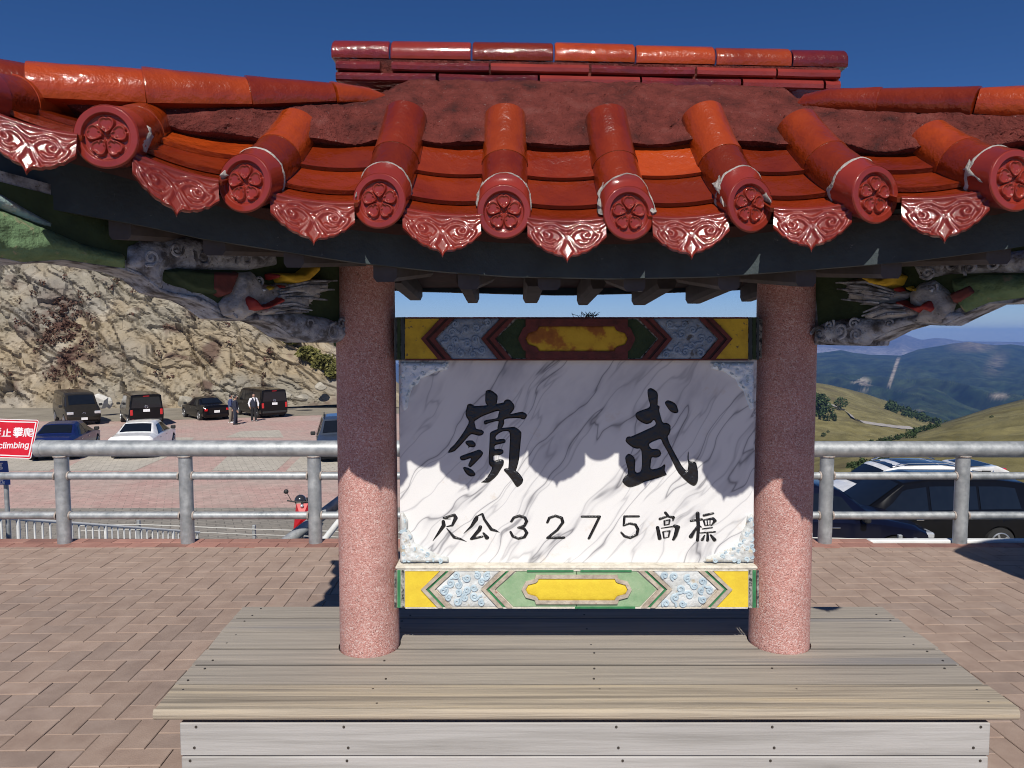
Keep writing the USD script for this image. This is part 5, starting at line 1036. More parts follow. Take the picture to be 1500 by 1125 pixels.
# ---- carved dragon brackets running out to the corners
def bracket(p0, d, label, bottom, pieces, cords, top, strands=()):
    p0, d = A([p0[0], p0[1], 0]), A([d[0], d[1], 0]); d = d / np.linalg.norm(d); n_ = A([-d[1], d[0], 0]); n_ = n_ if n_[1] < 0 else -n_
    def sz(x, y):
        r_ = ray(x, y); o = A([0, 0, EYE]); t = ((p0 - o) @ n_) / (r_ @ n_); q = o + r_ * t; return ((q - p0) @ d, q[2])
    def put(m, off): return frame_xf(m, p0 + n_ * off, d, A([0, 0, 1]), n_) if np.cross(d, [0, 0, 1]) @ n_ > 0 else flip_(frame_xf(m, p0 + n_ * off, d, A([0, 0, 1]), n_))
    def flip_(m): m.invert(); return m
    bot = [sz(*q) for q in bottom]; tp = [sz(*q) for q in top]
    prof = Polygon(bot + tp[::-1]).buffer(0).buffer(-.006).buffer(.006)
    body = obj(gate, 'dragon_bracket', put(extrude(prof, .13), -.13), 'weathered_cloud', label=label)
    obj(body, 'green_field', put(extrude(prof.buffer(-.028), .006), -.003), 'dark_green')
    for k, (nm, mt, pts, h, pf) in enumerate(pieces):
        g = Polygon([sz(*q) for q in pts]).buffer(0).buffer(.006).buffer(-.006).intersection(prof.buffer(.004))
        if g.is_empty: continue
        obj(body, nm, put(puff(g, h, .009 if pf else .006, .03 if pf else .010, .016 if pf else .004, k), 0.0 + .001 * k), mt, True)
    sp = []
    for x, y, r_, a_, sg in cords:
        a0, b0 = sz(x, y); q, b1 = sz(x, y + r_)
        if not prof.buffer(-abs(b0 - b1) * 1.25).contains(Point(a0, b0)): continue
        sp.append(cord(spiral(a0, b0, abs(b0 - b1), 1.4, a_, sg, abs(b0 - b1) * .3), abs(b0 - b1) * .22))
    [obj(body, 'cloud_scroll', put(q, .030), 'weathered_cloud', 50) for q in sp]
    for pl in strands: obj(body, 'mane_strand', put(tube([(*sz(x, y), .052) for x, y in pl], [.0045, .0055, .003][:len(pl)], 5), 0), 'weathered_cloud', 50)
r_ = random.Random(6)
lc = [(x, y, rr_, r_.uniform(0, 6.28), r_.choice([-1, 1])) for x, y, rr_ in ((212, 378, 12), (250, 366, 11), (290, 378, 13), (322, 366, 12), (350, 380, 13), (378, 372, 10), (480, 486, 12), (462, 484, 9), (445, 474, 9), (424, 478, 9), (492, 474, 9), (372, 414, 9), (404, 470, 7), (340, 456, 8))]
bracket((-.60, 2.82), (-.69, -.96), 'left carved dragon bracket, green body lit by the sun at its end',
        [(507, 496), (493, 502), (452, 502), (429, 494), (407, 478), (384, 469), (357, 470), (327, 466), (307, 451), (284, 439), (255, 433), (237, 427), (209, 405), (181, 395), (133, 387), (93, 381), (32, 385), (0, 378), (-60, 366), (-120, 350)],
        [('dragon_body', 'moss_green', [(-110, 296), (-40, 300), (0, 308), (60, 332), (120, 358), (180, 372), (183, 393), (133, 386), (93, 380), (32, 384), (0, 377), (-110, 350)], .04, True),
         ('cloud_relief', 'teal_paint', [(-110, 262), (-40, 272), (0, 284), (40, 308), (90, 335), (60, 330), (0, 306), (-110, 292)], .03, True),
         ('cloud_relief', 'weathered_cloud', [(186, 362), (215, 348), (260, 346), (300, 350), (350, 352), (400, 364), (404, 388), (360, 396), (300, 395), (262, 396), (238, 396), (236, 424), (222, 414), (205, 399), (184, 391)], .03, True),
         ('lower_rim', 'weathered_cloud', [(184, 392), (205, 400), (236, 424), (258, 430), (290, 434), (312, 446), (330, 462), (307, 451), (284, 440), (255, 434), (237, 428), (209, 406)], .02, True),
         ('green_leaf', 'dark_green', [(236, 397), (255, 392), (300, 397), (340, 398), (335, 425), (310, 432), (280, 428), (255, 415)], .03, False), ('dark_leaf', 'red_trim', [(302, 398), (345, 398), (332, 432), (318, 436), (300, 425)], .035, False),
         ('cloud_band', 'weathered_cloud', [(325, 462), (350, 458), (370, 462), (410, 458), (440, 460), (475, 466), (500, 476), (508, 496), (493, 501), (452, 501), (429, 493), (407, 477), (384, 468), (350, 469)], .03, True),
         ('dragon_head', 'aged_white', [(340, 400), (365, 398), (378, 415), (420, 424), (450, 430), (447, 452), (440, 460), (380, 454), (350, 470), (325, 462), (318, 445), (330, 430)], .04, True),
         ('mane', 'aged_white', [(396, 416), (440, 408), (486, 411), (470, 419), (482, 425), (458, 431), (470, 440), (445, 439), (456, 446), (410, 436), (372, 426)], .05, True),
         ('whiskers', 'aged_white', [(372, 457), (395, 434), (420, 441), (445, 450), (447, 458), (420, 459), (380, 463)], .05, True),
         ('lips', 'lip_red', [(345, 440), (350, 432), (360, 438), (365, 446), (378, 444), (392, 434), (400, 435), (401, 445), (380, 454), (365, 457), (350, 456)], .065, False),
         ('horn', 'yellow_ochre', [(395, 400), (400, 414), (420, 419), (440, 414), (455, 400), (458, 388), (445, 388), (430, 400), (410, 400)], .05, False),
         ('eye', 'black_lacquer', [(353, 415), (359, 413), (362, 417), (357, 420)], .062, False), ('nostril', 'black_lacquer', [(366, 430), (372, 431), (374, 435), (368, 435)], .062, False), ('tooth', 'pale_cloud', [(368, 424), (376, 421), (380, 426), (372, 430)], .058, False), ('tooth', 'yellow_ochre', [(378, 421), (386, 418), (390, 424), (382, 428)], .058, False), ('red_ball', 'lip_red', [(384, 402), (392, 400), (396, 406), (392, 411), (385, 410)], .06, False), ('red_ball', 'lip_red', [(396, 418), (403, 417), (406, 422), (401, 425), (396, 423)], .06, False)],
        lc, [(512, 372), (400, 340), (293, 322), (150, 290), (0, 250), (-120, 215)],
        [[(398, 422), (440, 413), (480, 412)], [(396, 426), (435, 419), (466, 419)], [(395, 430), (430, 425), (476, 425)], [(396, 434), (430, 430), (456, 432)], [(405, 437), (440, 437), (466, 440)], [(385, 448), (415, 445), (440, 451)], [(385, 454), (415, 451), (443, 455)], [(390, 459), (415, 456), (438, 457)]])
rc = [(x, y, rr_, r_.uniform(0, 6.28), r_.choice([-1, 1])) for x, y, rr_ in ((1208, 490, 12), (1238, 484, 11), (1222, 476, 8), (1262, 490, 9), (1290, 484, 8), (1310, 474, 7), (1400, 388, 12), (1428, 392, 11), (1366, 400, 10), (1460, 388, 10), (1372, 424, 8), (1258, 474, 8))]
bracket((1.10, 2.84), (.69, -.96), 'right carved dragon bracket in full shade against the sky',
        [(1192, 505), (1274, 507), (1276, 500), (1283, 497), (1308, 484), (1338, 475), (1382, 477), (1414, 461), (1449, 445), (1483, 444), (1500, 438), (1600, 405), (1720, 372)],
        [('dragon_body', 'moss_green', [(1395, 410), (1440, 402), (1500, 402), (1600, 380), (1660, 372), (1640, 385), (1560, 418), (1500, 436), (1449, 443), (1414, 458), (1400, 440)], .04, True), ('red_patch', 'red_trim', [(1395, 430), (1430, 415), (1442, 430), (1415, 445), (1402, 445)], .045, False),
         ('cloud_relief', 'weathered_cloud', [(1340, 390), (1400, 372), (1470, 370), (1560, 360), (1560, 380), (1500, 400), (1440, 400), (1390, 402), (1350, 410)], .03, True),
         ('cloud_band', 'weathered_cloud', [(1194, 503), (1196, 480), (1215, 470), (1250, 466), (1300, 466), (1345, 460), (1390, 455), (1414, 460), (1382, 476), (1338, 474), (1308, 483), (1281, 496), (1274, 506)], .03, True),
         ('dragon_head', 'aged_white', [(1335, 430), (1350, 415), (1370, 410), (1390, 425), (1402, 445), (1395, 464), (1382, 475), (1340, 473), (1350, 455), (1335, 445)], .04, True),
         ('mane', 'aged_white', [(1230, 415), (1262, 408), (1320, 424), (1340, 430), (1330, 438), (1290, 448), (1260, 446), (1282, 438), (1240, 440), (1250, 430), (1232, 424), (1256, 420)], .05, True),
         ('whiskers', 'aged_white', [(1268, 464), (1290, 445), (1315, 437), (1345, 450), (1350, 462), (1300, 470), (1270, 467)], .05, True),
         ('lips', 'lip_red', [(1320, 440), (1330, 440), (1345, 447), (1360, 446), (1368, 440), (1376, 440), (1382, 453), (1375, 460), (1362, 455), (1355, 460), (1340, 452), (1322, 447)], .065, False),
         ('horn', 'yellow_ochre', [(1260, 395), (1268, 408), (1285, 420), (1310, 424), (1325, 418), (1331, 405), (1320, 400), (1300, 408), (1280, 402), (1272, 394)], .05, False), ('eye', 'black_lacquer', [(1352, 434), (1358, 433), (1359, 438), (1353, 439)], .062, False), ('tooth', 'yellow_ochre', [(1334, 420), (1340, 418), (1342, 426), (1337, 427)], .058, False), ('tooth', 'yellow_ochre', [(1344, 422), (1350, 421), (1352, 428), (1346, 429)], .058, False), ('pearl', 'pale_cloud', [(1369, 422), (1375, 422), (1377, 428), (1371, 430)], .06, False), ('red_ball', 'lip_red', [(1319, 421), (1325, 420), (1329, 425), (1325, 429), (1319, 428)], .06, False)],
        rc, [(1180, 372), (1329, 352), (1479, 330), (1720, 285)],
        [[(1320, 427), (1280, 414), (1236, 415)], [(1322, 431), (1280, 421), (1256, 419)], [(1320, 434), (1280, 427), (1238, 424)], [(1315, 439), (1285, 434), (1254, 430)], [(1300, 444), (1275, 442), (1244, 439)], [(1335, 448), (1305, 446), (1276, 458)], [(1338, 454), (1308, 453), (1274, 463)], [(1340, 459), (1312, 460), (1290, 466)]])

# ================================================================== vehicles
KINDS = {
 'saloon': dict(st=[(0.0, .74, .40, .80, .86, .66), (.12, .86, .25, .90, 1.00, .72), (.75, .89, .2, .93, 1.05, .72), (1.45, .9, .18, .93, 1.40, .58), (2.0, .9, .18, .92, 1.45, .58), (2.6, .9, .18, .92, 1.42, .57), (3.35, .9, .18, .9, .98, .74), (4.2, .87, .2, .78, .80, .70), (4.55, .78, .28, .62, .66, .6), (4.62, .66, .38, .52, .55, .5)],
                side=[(1.0, 1.52, 1.98, 1.98), (2.03, 2.03, 3.12, 2.62)], rear=(.80, 1.40), wind=(3.28, 2.68), wheels=(.85, 3.72), r=.32),
 'van': dict(st=[(0, .86, .40, 1.10, 1.86, .76), (.07, .93, .28, 1.12, 1.93, .80), (1.5, .95, .25, 1.10, 1.96, .82), (3.3, .95, .25, 1.08, 1.94, .80), (3.75, .95, .25, 1.08, 1.84, .76), (4.35, .94, .27, 1.05, 1.20, .82), (4.75, .9, .3, .85, .95, .74), (4.9, .8, .38, .62, .68, .6)],
             side=[(.25, .25, 1.45, 1.45), (1.5, 1.5, 2.75, 2.75), (2.8, 2.8, 4.0, 3.62)], rear=None, wind=(4.30, 3.80), wheels=(.85, 4.0), r=.34),
 'suv': dict(st=[(0, .78, .45, .95, 1.05, .7), (.1, .88, .3, 1.0, 1.2, .74), (.42, .9, .26, 1.0, 1.58, .67), (1.2, .91, .25, 1.0, 1.68, .66), (2.2, .91, .25, 1.0, 1.66, .65), (2.65, .91, .25, .99, 1.58, .63), (3.35, .9, .25, .97, 1.05, .76), (4.1, .88, .3, .85, .9, .72), (4.45, .8, .35, .7, .75, .6), (4.55, .68, .42, .6, .63, .5)],
             side=[(.42, .62, 1.35, 1.35), (1.4, 1.4, 2.2, 2.2), (2.26, 2.26, 3.15, 2.66)], rear=(.12, .42), wind=(3.28, 2.72), wheels=(.82, 3.66), r=.345),
 'mpv': dict(st=[(0, .8, .4, .98, 1.3, .70), (.13, .9, .28, 1.02, 1.64, .72), (.8, .92, .25, 1.02, 1.73, .7), (2.4, .93, .25, 1.0, 1.75, .7), (3.0, .93, .25, .98, 1.66, .68), (3.9, .92, .25, .95, 1.05, .78), (4.5, .86, .28, .8, .86, .68), (4.75, .74, .36, .62, .66, .55)],
             side=[(.35, .45, 1.3, 1.3), (1.36, 1.36, 2.45, 2.45), (2.52, 2.52, 3.80, 3.06)], rear=(.02, .12), wind=(3.84, 3.06), wheels=(.85, 3.85), r=.33)}
def vehicle(kind, paint, label, category, pos, heading, group, plate=True, rails=False, chrome=False, emblem=False, gate_open=False):
    K = KINDS[kind]; st = K['st']; S_ = A(st)
    def sec(x): return [np.interp(x, S_[:, 0], S_[:, i]) for i in range(1, 6)]
    def ring_(x):
        w, zl_, zb_, zt_, wt = sec(x); h = [(0, zl_), (w * .85, zl_), (w * .97, zl_ + .10), (w, zl_ + (zb_ - zl_) * .55), (w * .985, zb_ - .03), (w * .955, zb_), (wt + (w * .95 - wt) * .06, zt_ - .06 * min(1, (zt_ - zb_) / .3)), (wt * .9, zt_ - .012), (wt * .5, zt_ + .006), (0, zt_ + .012)]
        return A([(x, y, z_) for y, z_ in h] + [(x, -y, z_) for y, z_ in h[-2:0:-1]])
    xs_ = sorted(set(list(S_[:, 0]) + list(np.linspace(S_[0, 0], S_[-1, 0], 36))))
    t = thing(category.replace(' ', '_') if category in ('van', 'car') else 'car', label, category, pos, heading, group)
    body = loft([ring_(x) for x in xs_])
    if body.volume < 0: body.invert()
    r = K['r']; zl0 = r
    mb = manifold3d.Manifold(manifold3d.Mesh(np.asarray(body.vertices, np.float32), np.asarray(body.faces, np.uint32)))
    wm = S_[:, 1].max()
    if mb.volume() > .5:
        for wx in K['wheels']:
            for s_ in (-1, 1):
                c = manifold3d.Manifold.cylinder(.3, r + .05, r + .05, 28).rotate([90, 0, 0]).translate([wx, s_ * (wm + .05) + .15, zl0]); mb = mb - c
        v, f, _ = meshkit.arrays(mb); body = trimesh.Trimesh(v, f, process=False)
    L_ = S_[-1, 0]; off = A([-L_ / 2, 0, 0]); put = lambda m: (m.apply_translation(off), m)[1]
    obj(t, 'body', put(body), paint, 32, local=True)
    for wx in K['wheels']:
        for s_ in (-1, 1):
            y0, y1 = s_ * (wm - .21), s_ * (wm - .005)
            ty = obj(t, 'wheel', put(cyl([wx, y0, zl0], [wx, y1, zl0], r, 28)), 'tyre', 40, local=True)
            sp = [cyl([wx, y1, zl0], [wx, y1 + s_ * .006, zl0], r * .16, 12)] + [hull([(wx + math.cos(a + e) * q, y1 + s_ * dy, zl0 + math.sin(a + e) * q) for q, e in ((r * .12, .5), (r * .12, -.5), (r * .62, .13), (r * .62, -.13)) for dy in (0, .006)]) for a in np.linspace(0, 2 * np.pi, 6)[:-1]]
            tr = [(wx + math.cos(a) * r * .64, y1 + s_ * .003, zl0 + math.sin(a) * r * .64) for a in np.linspace(0, 2 * np.pi, 25)]
            obj(ty, 'rim', put(cat(sp + [tube(tr, .018, 6)])), 'alloy', 30, local=True)
    def glassq(fn, nu=6, nv_=4, nm='window', mt='car_glass', par=None):
        G_ = A([[fn(u, v_) for v_ in np.linspace(0, 1, nv_)] for u in np.linspace(0, 1, nu)]); m = sheet(G_)
        return obj(par or t, nm, put(m), mt, True, local=True)
    for xa, xat, xb, xbt in K['side']:
        for s_ in (-1, 1):
            def fn(u, v_, s_=s_):
                vv = .10 + .76 * v_; x = (xa + (xb - xa) * u) * (1 - v_) + (xat + (xbt - xat) * u) * v_; w, zl_, zb_, zt_, wt = sec(x)
                a_, b_ = A([w * .955, zb_]), A([wt + (w * .95 - wt) * .06, zt_ - .06]); p = a_ + (b_ - a_) * vv; return A([x, s_ * (p[0] + .012), p[1]])
            glassq(fn)
    def topq(xa, xb, nm):
        def fn(u, v_):
            x = xa + (xb - xa) * v_; w, zl_, zb_, zt_, wt = sec(x); y = (u * 2 - 1); return A([x + (.010 if xa > 2 else -.010), y * wt * .86, zt_ + .022 - .02 * y * y])
        glassq(fn, 7, 5, nm)
    topq(*K['wind'], 'windscreen')
    if K['rear'] and not gate_open: topq(K['rear'][0] + .03, K['rear'][1] - .02, 'rear_window')
    elif kind == 'van':
        w, zl_, zb_, zt_, wt = sec(0); obj(t, 'rear_window', put(sheet(A([[[-.012, y * q, z_] for q, z_ in ((.80, 1.16), (.70, 1.78))] for y in np.linspace(-1, 1, 5)]))), 'car_glass', local=True)
    zlamp = {'saloon': (.74, .70), 'van': (.90, .76), 'suv': (.95, .72), 'mpv': (.98, .70)}[kind]
    for s_ in (-1, 1):
        w0 = sec(.03)[0]; hgt_ = .34 if kind == 'van' else .15
        obj(t, 'tail_light', put(bx([.03, s_ * (w0 - .10), zlamp[0]], [.12, .20 if kind != 'van' else .15, hgt_], bev=.02)), 'tail_red', local=True)
        xf = L_ - .30; wf = sec(xf)[0]; obj(t, 'headlight', put(bx([xf + .05 + (.09 if kind == 'van' else 0), s_ * (wf - .20), zlamp[1] + (.04 if kind == 'van' else -.02)], [.34, .34, .13 if kind != 'van' else .17], bev=.03)), 'lamp_clear', local=True)
        xm = K['side'][-1][2] - .12; wm_, _, zb_, _, _ = sec(xm); obj(t, 'mirror', put(bx([xm, s_ * (wm_ + .12), zb_ + .10], [.12, .20, .15], bev=.03)), 'black_plastic' if not chrome else paint, local=True)
        for xa, xat, xb, xbt in K['side'][-2:]:
            xd = min(xa, xb) + .12; wd, _, zb_, _, _ = sec(xd); obj(t, 'door_handle', put(bx([xd + .1, s_ * (wd + .006), zb_ - .13], [.18, .02, .028], bev=.006)), 'chrome', local=True)
    obj(t, 'rear_bumper', put(bx([.03, 0, .45], [.14, sec(.05)[0] * 1.8, .14], bev=.03)), paint if kind != 'van' else 'black_plastic', local=True)
    obj(t, 'grille', put(bx([L_ - .03, 0, .50], [.05, .95, .16], bev=.015)), 'black_plastic', local=True)
    obj(t, 'underside', put(bx([L_ / 2, 0, .24], [L_ - .5, wm * 1.5, .06])), 'black_plastic', local=True)
    if plate:
        zp = 1.0 if kind == 'van' else .62; obj(t, 'number_plate', put(bx([-.02 if kind == 'van' else .005, 0, zp], [.03, .36, .16], bev=.004)), 'plate', local=True)
    obj(t, 'number_plate', put(bx([L_ + .005, 0, .45], [.02, .34, .15], bev=.004)), 'plate', local=True)
    if emblem:
        for x_, z_ in ((-.012, 1.22), (L_ - .035, .74)):
            ri = [tube([(x_, .085 * math.cos(a), z_ + .085 * math.sin(a)) for a in np.linspace(0, 2 * np.pi, 22)], .012, 6)] + [tube([(x_, a_ * .085, z_ + b_ * .085) for a_, b_ in pl], .010, 5) for pl in ([(-.42, .85), (0, .1), (.42, .85)], [(-.85, .35), (-.42, -.8), (0, .0), (.42, -.8), (.85, .35)])]
            obj(t, 'emblem', put(cat(ri)), 'chrome', local=True)
    if kind == 'van': obj(t, 'brake_light', put(bx([.0, 0, 1.84], [.05, .34, .035], bev=.01)), 'tail_red', local=True)
    if rails:
        for s_ in (-1, 1): obj(t, 'roof_rail', put(tube([(x, s_ * sec(x)[4] * .88, sec(x)[3] + (.02 if k in (0, 8) else .06)) for k, x in enumerate(np.linspace(.7, 2.5, 9))], .018, 6)), 'chrome' if chrome else 'black_plastic', True, local=True)
    if gate_open:
        topq(.62, 2.55, 'roof_panel')
        zt_ = sec(.42)[3]; m = hull([(x, y, z_) for x, z_, w in ((.45, zt_ + .02, .62), (.45, zt_ - .03, .62), (-.25, zt_ + .08, .66), (-.25, zt_ - .0, .66), (-.62, zt_ - .08, .60), (-.60, zt_ - .16, .60)) for y in (-w, w)])
        tg = obj(t, 'tailgate', put(m), paint, 30, local=True); obj(tg, 'tailgate_glass', put(hull([(x, y, z_) for x, z_, w in ((.36, zt_ + .045, .52), (-.18, zt_ + .095, .54)) for y in (-w, w)] + [(.1, 0, zt_ + .04)])), 'car_glass', local=True)
        obj(tg, 'tailgate_light', put(cat([bx([-.50, s_ * .5, zt_ - .05], [.16, .14, .10], bev=.02) for s_ in (-1, 1)])), 'tail_red', local=True)
        for s_ in (-1, 1): obj(t, 'gas_strut', put(cyl([.05, s_ * .68, 1.05], [-.20, s_ * .62, zt_ + .0], .014, 8)), 'chrome', True, local=True)
        obj(t, 'load_opening', put(bx([.02, 0, 1.18], [.22, 1.3, .7])), 'black_plastic', local=True)
    return t
def spot(x, y): p = atlot(x, y); return p
def vcar(*a, px=None, Y=None, X=None, **k):
    pass
VB = 'dark vans and cars parked along the foot of the rock face'
p = at(105, 600, 45.0); vehicle('van', 'car_brown', 'black van parked facing the camera, leftmost by the rock face', 'van', [p[0], 45.5, lot_z(0, 45.5)], -50, VB, emblem=True)
p = at(200, 600, 44.5); vehicle('van', 'car_black', 'black van seen from behind with red tail lights, beside the pale boulder', 'van', [p[0], 45.0, lot_z(0, 45)], 124, VB, emblem=True)
p = at(299, 600, 48.5); vehicle('saloon', 'car_black', 'black saloon car with red tail lights between two black vans', 'car', [p[0], 48.6, lot_z(0, 48.6)], 131, VB)
p = at(378, 600, 50.0); vehicle('van', 'car_black', 'black van behind the standing people at the right end of the row', 'van', [p[0], 50.4, lot_z(0, 50.4)], 131, VB, emblem=True)
MB = 'cars parked in the middle of the car park'
p = at(209, 650, 31.8); vehicle('saloon', 'car_white', 'white saloon car parked in the middle of the car park', 'car', [p[0], 32.0, lot_z(0, 32)], 103, MB)
p = at(93, 650, 31.2); vehicle('saloon', 'car_navy', 'dark blue car beside the red sign, left of the white car', 'car', [p[0], 31.4, lot_z(0, 31.4)], 106, MB)
p = at(491, 650, 30.4); vehicle('suv', 'car_grey', 'dark grey car half hidden by the left pillar above the railing', 'car', [p[0], 31.0, lot_z(0, 31)], -76, MB, rails=True)
RB_ = 'cars parked close behind the right railing'
vehicle('suv', 'car_midnight', 'dark navy car nearest behind the right pillar, its bonnet pointing right', 'car', [6.35, 15.5, float(lot_z(5.8, 15.6)) + .10], -3, RB_)
vehicle('mpv', 'car_black', 'long black people carrier behind the right railing, facing left', 'car', [9.55, 17.35, float(lot_z(9.5, 17.3))], 182, RB_, chrome=True)
vehicle('suv', 'car_white', 'white car with raised tailgate behind the black people carrier', 'car', [10.35, 20.0, float(lot_z(10.3, 20))], 181, RB_, rails=True, chrome=True, gate_open=True)
# ---- scooter and helmet
sx, sy = at(446, 760, 17)[0], 17.0; sz_ = float(lot_z(sx, sy))
sc_ = thing('motor_scooter', 'red motor scooter behind the left railing post near the pillar', 'scooter', (sx, sy, sz_), -82)
for wx in (0, -1.15):
    w = obj(sc_, 'wheel', cyl([wx + .5, -.05, .24], [wx + .5, .05, .24], .24, 22), 'tyre', 40, local=True); obj(w, 'rim', cyl([wx + .5, -.055, .24], [wx + .5, .055, .24], .12, 14), 'alloy', 40, local=True)
obj(sc_, 'front_shield', hull([(.42, y, z_) for y in (-.18, .18) for z_ in (.36,)] + [(.30, y, .92) for y in (-.13, .13)] + [(.36, y, .36) for y in (-.2, .2)] + [(.22, y, .90) for y in (-.15, .15)] + [(.52, 0, .60)]).subdivide(), 'scooter_red', 40, local=True)
obj(sc_, 'floorboard', bx([.0, 0, .30], [.6, .30, .08], bev=.02), 'black_plastic', local=True)
obj(sc_, 'rear_body', hull([(x, y, z_) for x, z_, w in ((-.2, .35, .15), (-.2, .66, .15), (-.85, .50, .10), (-.85, .72, .12), (-.5, .38, .2)) for y in (-w, w)]), 'scooter_red', 40, local=True)
obj(sc_, 'seat', hull([(x, y, z_) for x, z_, w in ((-.12, .70, .12), (-.15, .78, .12), (-.8, .74, .13), (-.8, .82, .10)) for y in (-w, w)]), 'black_plastic', 40, local=True)
obj(sc_, 'handlebar', cat([tube([(.30, -.34, 1.0), (.30, -.15, .96), (.30, .15, .96), (.30, .34, 1.0)], .018, 8), cyl([.36, 0, .5], [.29, 0, .97], .03, 10)]), 'black_plastic', True, local=True)
for s_ in (-1, 1):
    q = obj(sc_, 'mirror', ball([.26, s_ * .36, 1.20], .055, 2), 'black_plastic', True, local=True); obj(q, 'mirror_stem', tube([(.30, s_ * .24, .99), (.27, s_ * .34, 1.17)], .008, 6), 'black_plastic', True, local=True)
obj(sc_, 'headlight', ball([.37, 0, .88], .04, 2), 'lamp_clear', True, local=True)
hp = at(440, 733, 16.9)
hm = thing('helmet', 'dark open-face helmet hanging on the red scooter handlebar', 'helmet', hp)
sh = trimesh.creation.icosphere(3, .135); vv = np.array(sh.vertices); keep = ~((vv[:, 1] < -.03) & (vv[:, 2] < .015)) & (vv[:, 2] > -.11)
sh.update_faces(keep[sh.faces].all(1)); sh.remove_unreferenced_vertices(); obj(hm, 'shell', sh, 'helmet_black', True, local=True)
obj(hm, 'lining', ball([0, .01, -.01], .112, 2), 'pale_lining', True, local=True); obj(hm, 'chin_strap', tube([(-.11, -.02, -.06), (-.05, -.05, -.15), (.05, -.05, -.15), (.11, -.02, -.06)], .009, 6), 'black_plastic', True, local=True)

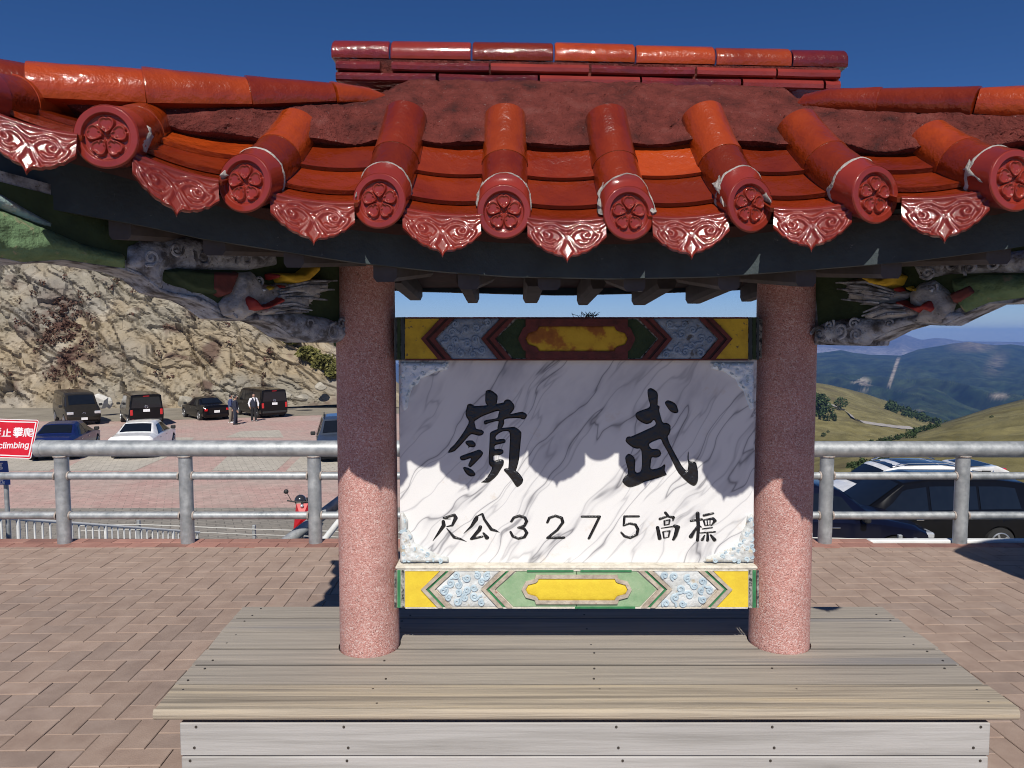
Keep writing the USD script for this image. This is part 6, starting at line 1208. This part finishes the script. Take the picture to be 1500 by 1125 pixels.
# ---- people
def chain(js):                     # joints (point, radius) -> hulls of spheres
    sp = manifold3d.Manifold.sphere; out = []
    for (a, ra), (b, rb) in zip(js[:-1], js[1:]): out.append(manifold3d.Manifold.batch_hull([sp(ra, 14).translate(list(map(float, a))), sp(rb, 14).translate(list(map(float, b)))]))
    return out
def solid(parts, ref=.03, sm=6):
    m = manifold3d.Manifold.batch_boolean(parts, manifold3d.OpType.Add)
    if ref: m = m.refine_to_length(ref)
    v, f, _ = meshkit.arrays(m); t = trimesh.Trimesh(v, f, process=True)
    if sm: trimesh.smoothing.filter_taubin(t, iterations=sm)
    return t
def person(label, pos, turn, top, legs, shoes, arms, sleeves=None, vest=None, lean=0.0, stride=.06, group=None):
    t = thing('person', label, 'person', pos, turn, group)        # faces +x
    H_ = {'hip': (0, 0, .93), 'chest': (lean, 0, 1.28), 'neck': (lean * 1.2, 0, 1.48), 'head': (lean * 1.2 + .02, 0, 1.62)}
    B = chain([(H_['hip'], .135), (H_['chest'], .15), (H_['neck'], .055), (H_['head'], .06)]); 
    B += chain([((lean, -.15, 1.40), .075), ((lean, .15, 1.40), .075)])
    head = manifold3d.Manifold.sphere(.1, 24).scale([1.0, .80, 1.22]).translate([lean * 1.2 + .02, 0, 1.64]); B.append(head)
    B.append(manifold3d.Manifold.batch_hull([manifold3d.Manifold.sphere(.012, 8).translate([lean * 1.2 + .125, 0, 1.62]), manifold3d.Manifold.sphere(.010, 8).translate([lean * 1.2 + .10, 0, 1.66])]))
    for s_ in (-1, 1): B.append(manifold3d.Manifold.sphere(.025, 8).scale([.6, .5, 1.2]).translate([lean * 1.2 + .01, s_ * .082, 1.63]))
    LEG, ARM = [], []
    for s_ in (-1, 1):
        LEG.append([((0, s_ * .085, .92), .095), ((s_ * stride * .5 + .02, s_ * .095, .50), .062), ((s_ * stride, s_ * .10, .09), .045)]); B += chain(LEG[-1]); B += chain([((s_ * stride - .03, s_ * .10, .045), .042), ((s_ * stride + .15, s_ * .11, .035), .034)])
        el, wr = arms[0 if s_ < 0 else 1]; ARM.append([((lean, s_ * .19, 1.40), .056), (el, .044), (wr, .032)]); B += chain(ARM[-1])
        w = A(wr); d = unit(A(wr) - A(el)); B += chain([(w, .030), (w + d * .08, .034)])
        for k_ in range(4): o = A([(k_ - 1.5) * .016, 0, 0]); B += chain([(w + d * .08 + o, .010), (w + d * (.13 + .01 * (k_ in (1, 2))) + o, .009), (w + d * .16 + o * .9 + A([.012, 0, 0]), .008)])
        B += chain([(w + d * .03 + A([.02, 0, 0]), .012), (w + d * .085 + A([.045, 0, 0]), .009)])
    obj(t, 'body', solid(B, .03, 4), 'skin', True, local=True)
    Tp = chain([((0, 0, .95), .155), (H_['chest'], .170), ((lean * 1.1, 0, 1.42), .09)]) + chain([((lean, -.17, 1.40), .088), ((lean, .17, 1.40), .088)])
    sl = []
    for ar in ARM: sl += chain([(ar[0][0], .070), (ar[1][0], .058), (A(ar[1][0]) * .12 + A(ar[2][0]) * .88, .044)])
    if sleeves:
        obj(t, 'shirt', solid(sl + chain([((lean, -.17, 1.40), .086), ((lean, .17, 1.40), .086)]) + chain([((lean * 1.1, 0, 1.38), .10), ((lean * 1.15, 0, 1.475), .072)])), sleeves, True, local=True); obj(t, 'waistcoat', solid(chain([((0, 0, .97), .160), (H_['chest'], .176), ((lean, 0, 1.36), .13)]) + chain([((lean, -.12, 1.40), .088), ((lean, .12, 1.40), .088)])), top, True, local=True)
        obj(t, 'collar_front', hull([(lean + .185, y, z_) for y, z_ in ((-.045, 1.42), (.045, 1.42), (0, 1.26))] + [(lean + .10, y, 1.44) for y in (-.05, .05)]), sleeves, local=True)
    else: obj(t, 'jacket', solid(Tp + sl), top, True, local=True)
    Tr = []
    for lg in LEG: Tr += chain([(lg[0][0], .118), (lg[1][0], .082), (A(lg[2][0]) - [0, 0, .02], .066)])
    obj(t, 'trousers', solid(Tr + chain([((0, -.06, .94), .115), ((0, .06, .94), .115)])), legs, True, local=True)
    for s_ in (-1, 1): obj(t, 'shoe', solid(chain([((s_ * stride - .04, s_ * .10, .045), .05), ((s_ * stride + .16, s_ * .11, .038), .042)]), .03, 2), shoes, True, local=True)
    hd = manifold3d.Manifold.sphere(.112, 24).scale([1.0, .84, 1.18]).translate([lean * 1.2 + .012, 0, 1.655]) - manifold3d.Manifold.cube([.2, .3, .3], True).translate([lean * 1.2 + .150, 0, 1.57])
    hd = hd - manifold3d.Manifold.cube([.5, .5, .3], True).translate([lean * 1.2, 0, 1.46]); obj(t, 'hair', solid([hd], 0, 0), 'hair_black', 40, local=True)
    obj(t, 'eye', cat([ball([lean * 1.2 + .108, s_ * .032, 1.655], .010, 1) for s_ in (-1, 1)]), 'hair_black', local=True); obj(t, 'mouth', bx([lean * 1.2 + .104, 0, 1.585], [.012, .04, .008]), 'lip_red', local=True)
    return t
G3 = 'people standing beside the parked black van'
p = atlot(372, 617); person('person in white shirt and dark waistcoat standing in front of the black van', [p[0], p[1], lot_z(0, p[1])], -52, 'cloth_navy', 'cloth_black', 'shoe_grey', [((.0, -.30, 1.14), (.08, -.27, .94)), ((.0, .30, 1.14), (.08, .27, .94))], sleeves='cloth_white', group=G3)
p = atlot(345, 622); person('person in dark navy jacket standing nearest the camera, seen from behind', [p[0], p[1], lot_z(0, p[1])], 20, 'cloth_navy', 'cloth_navy', 'cloth_black', [((.02, -.27, 1.12), (.10, -.26, .88)), ((-.05, .24, 1.12), (-.12, .16, .95))], group=G3)
p = atlot(338.5, 619.5); person('person in blue and black jacket half hidden behind the navy jacket, white shoes', [p[0], p[1], lot_z(0, p[1])], 15, 'cloth_blue', 'cloth_khaki', 'shoe_white', [((.02, -.25, 1.12), (.12, -.12, 1.0)), ((.0, .25, 1.12), (.10, .18, .95))], group=G3)

# ---- the air
lo, hi = -720.0, 120.0
HAZE = 7.8e-5
usdkit.material(stage, '/World/Looks/haze_air', {'v': ('principled_volume', dict(color=(.20, .43, 1.0), density=HAZE, anisotropy=.1))}, [], volume='v.volume')
hz = obj(None, 'haze', bx([0, 0, (lo + hi) / 2], [32000, 32000, hi - lo]), 'haze_air'); tag(hz['prim'], kind='stuff')
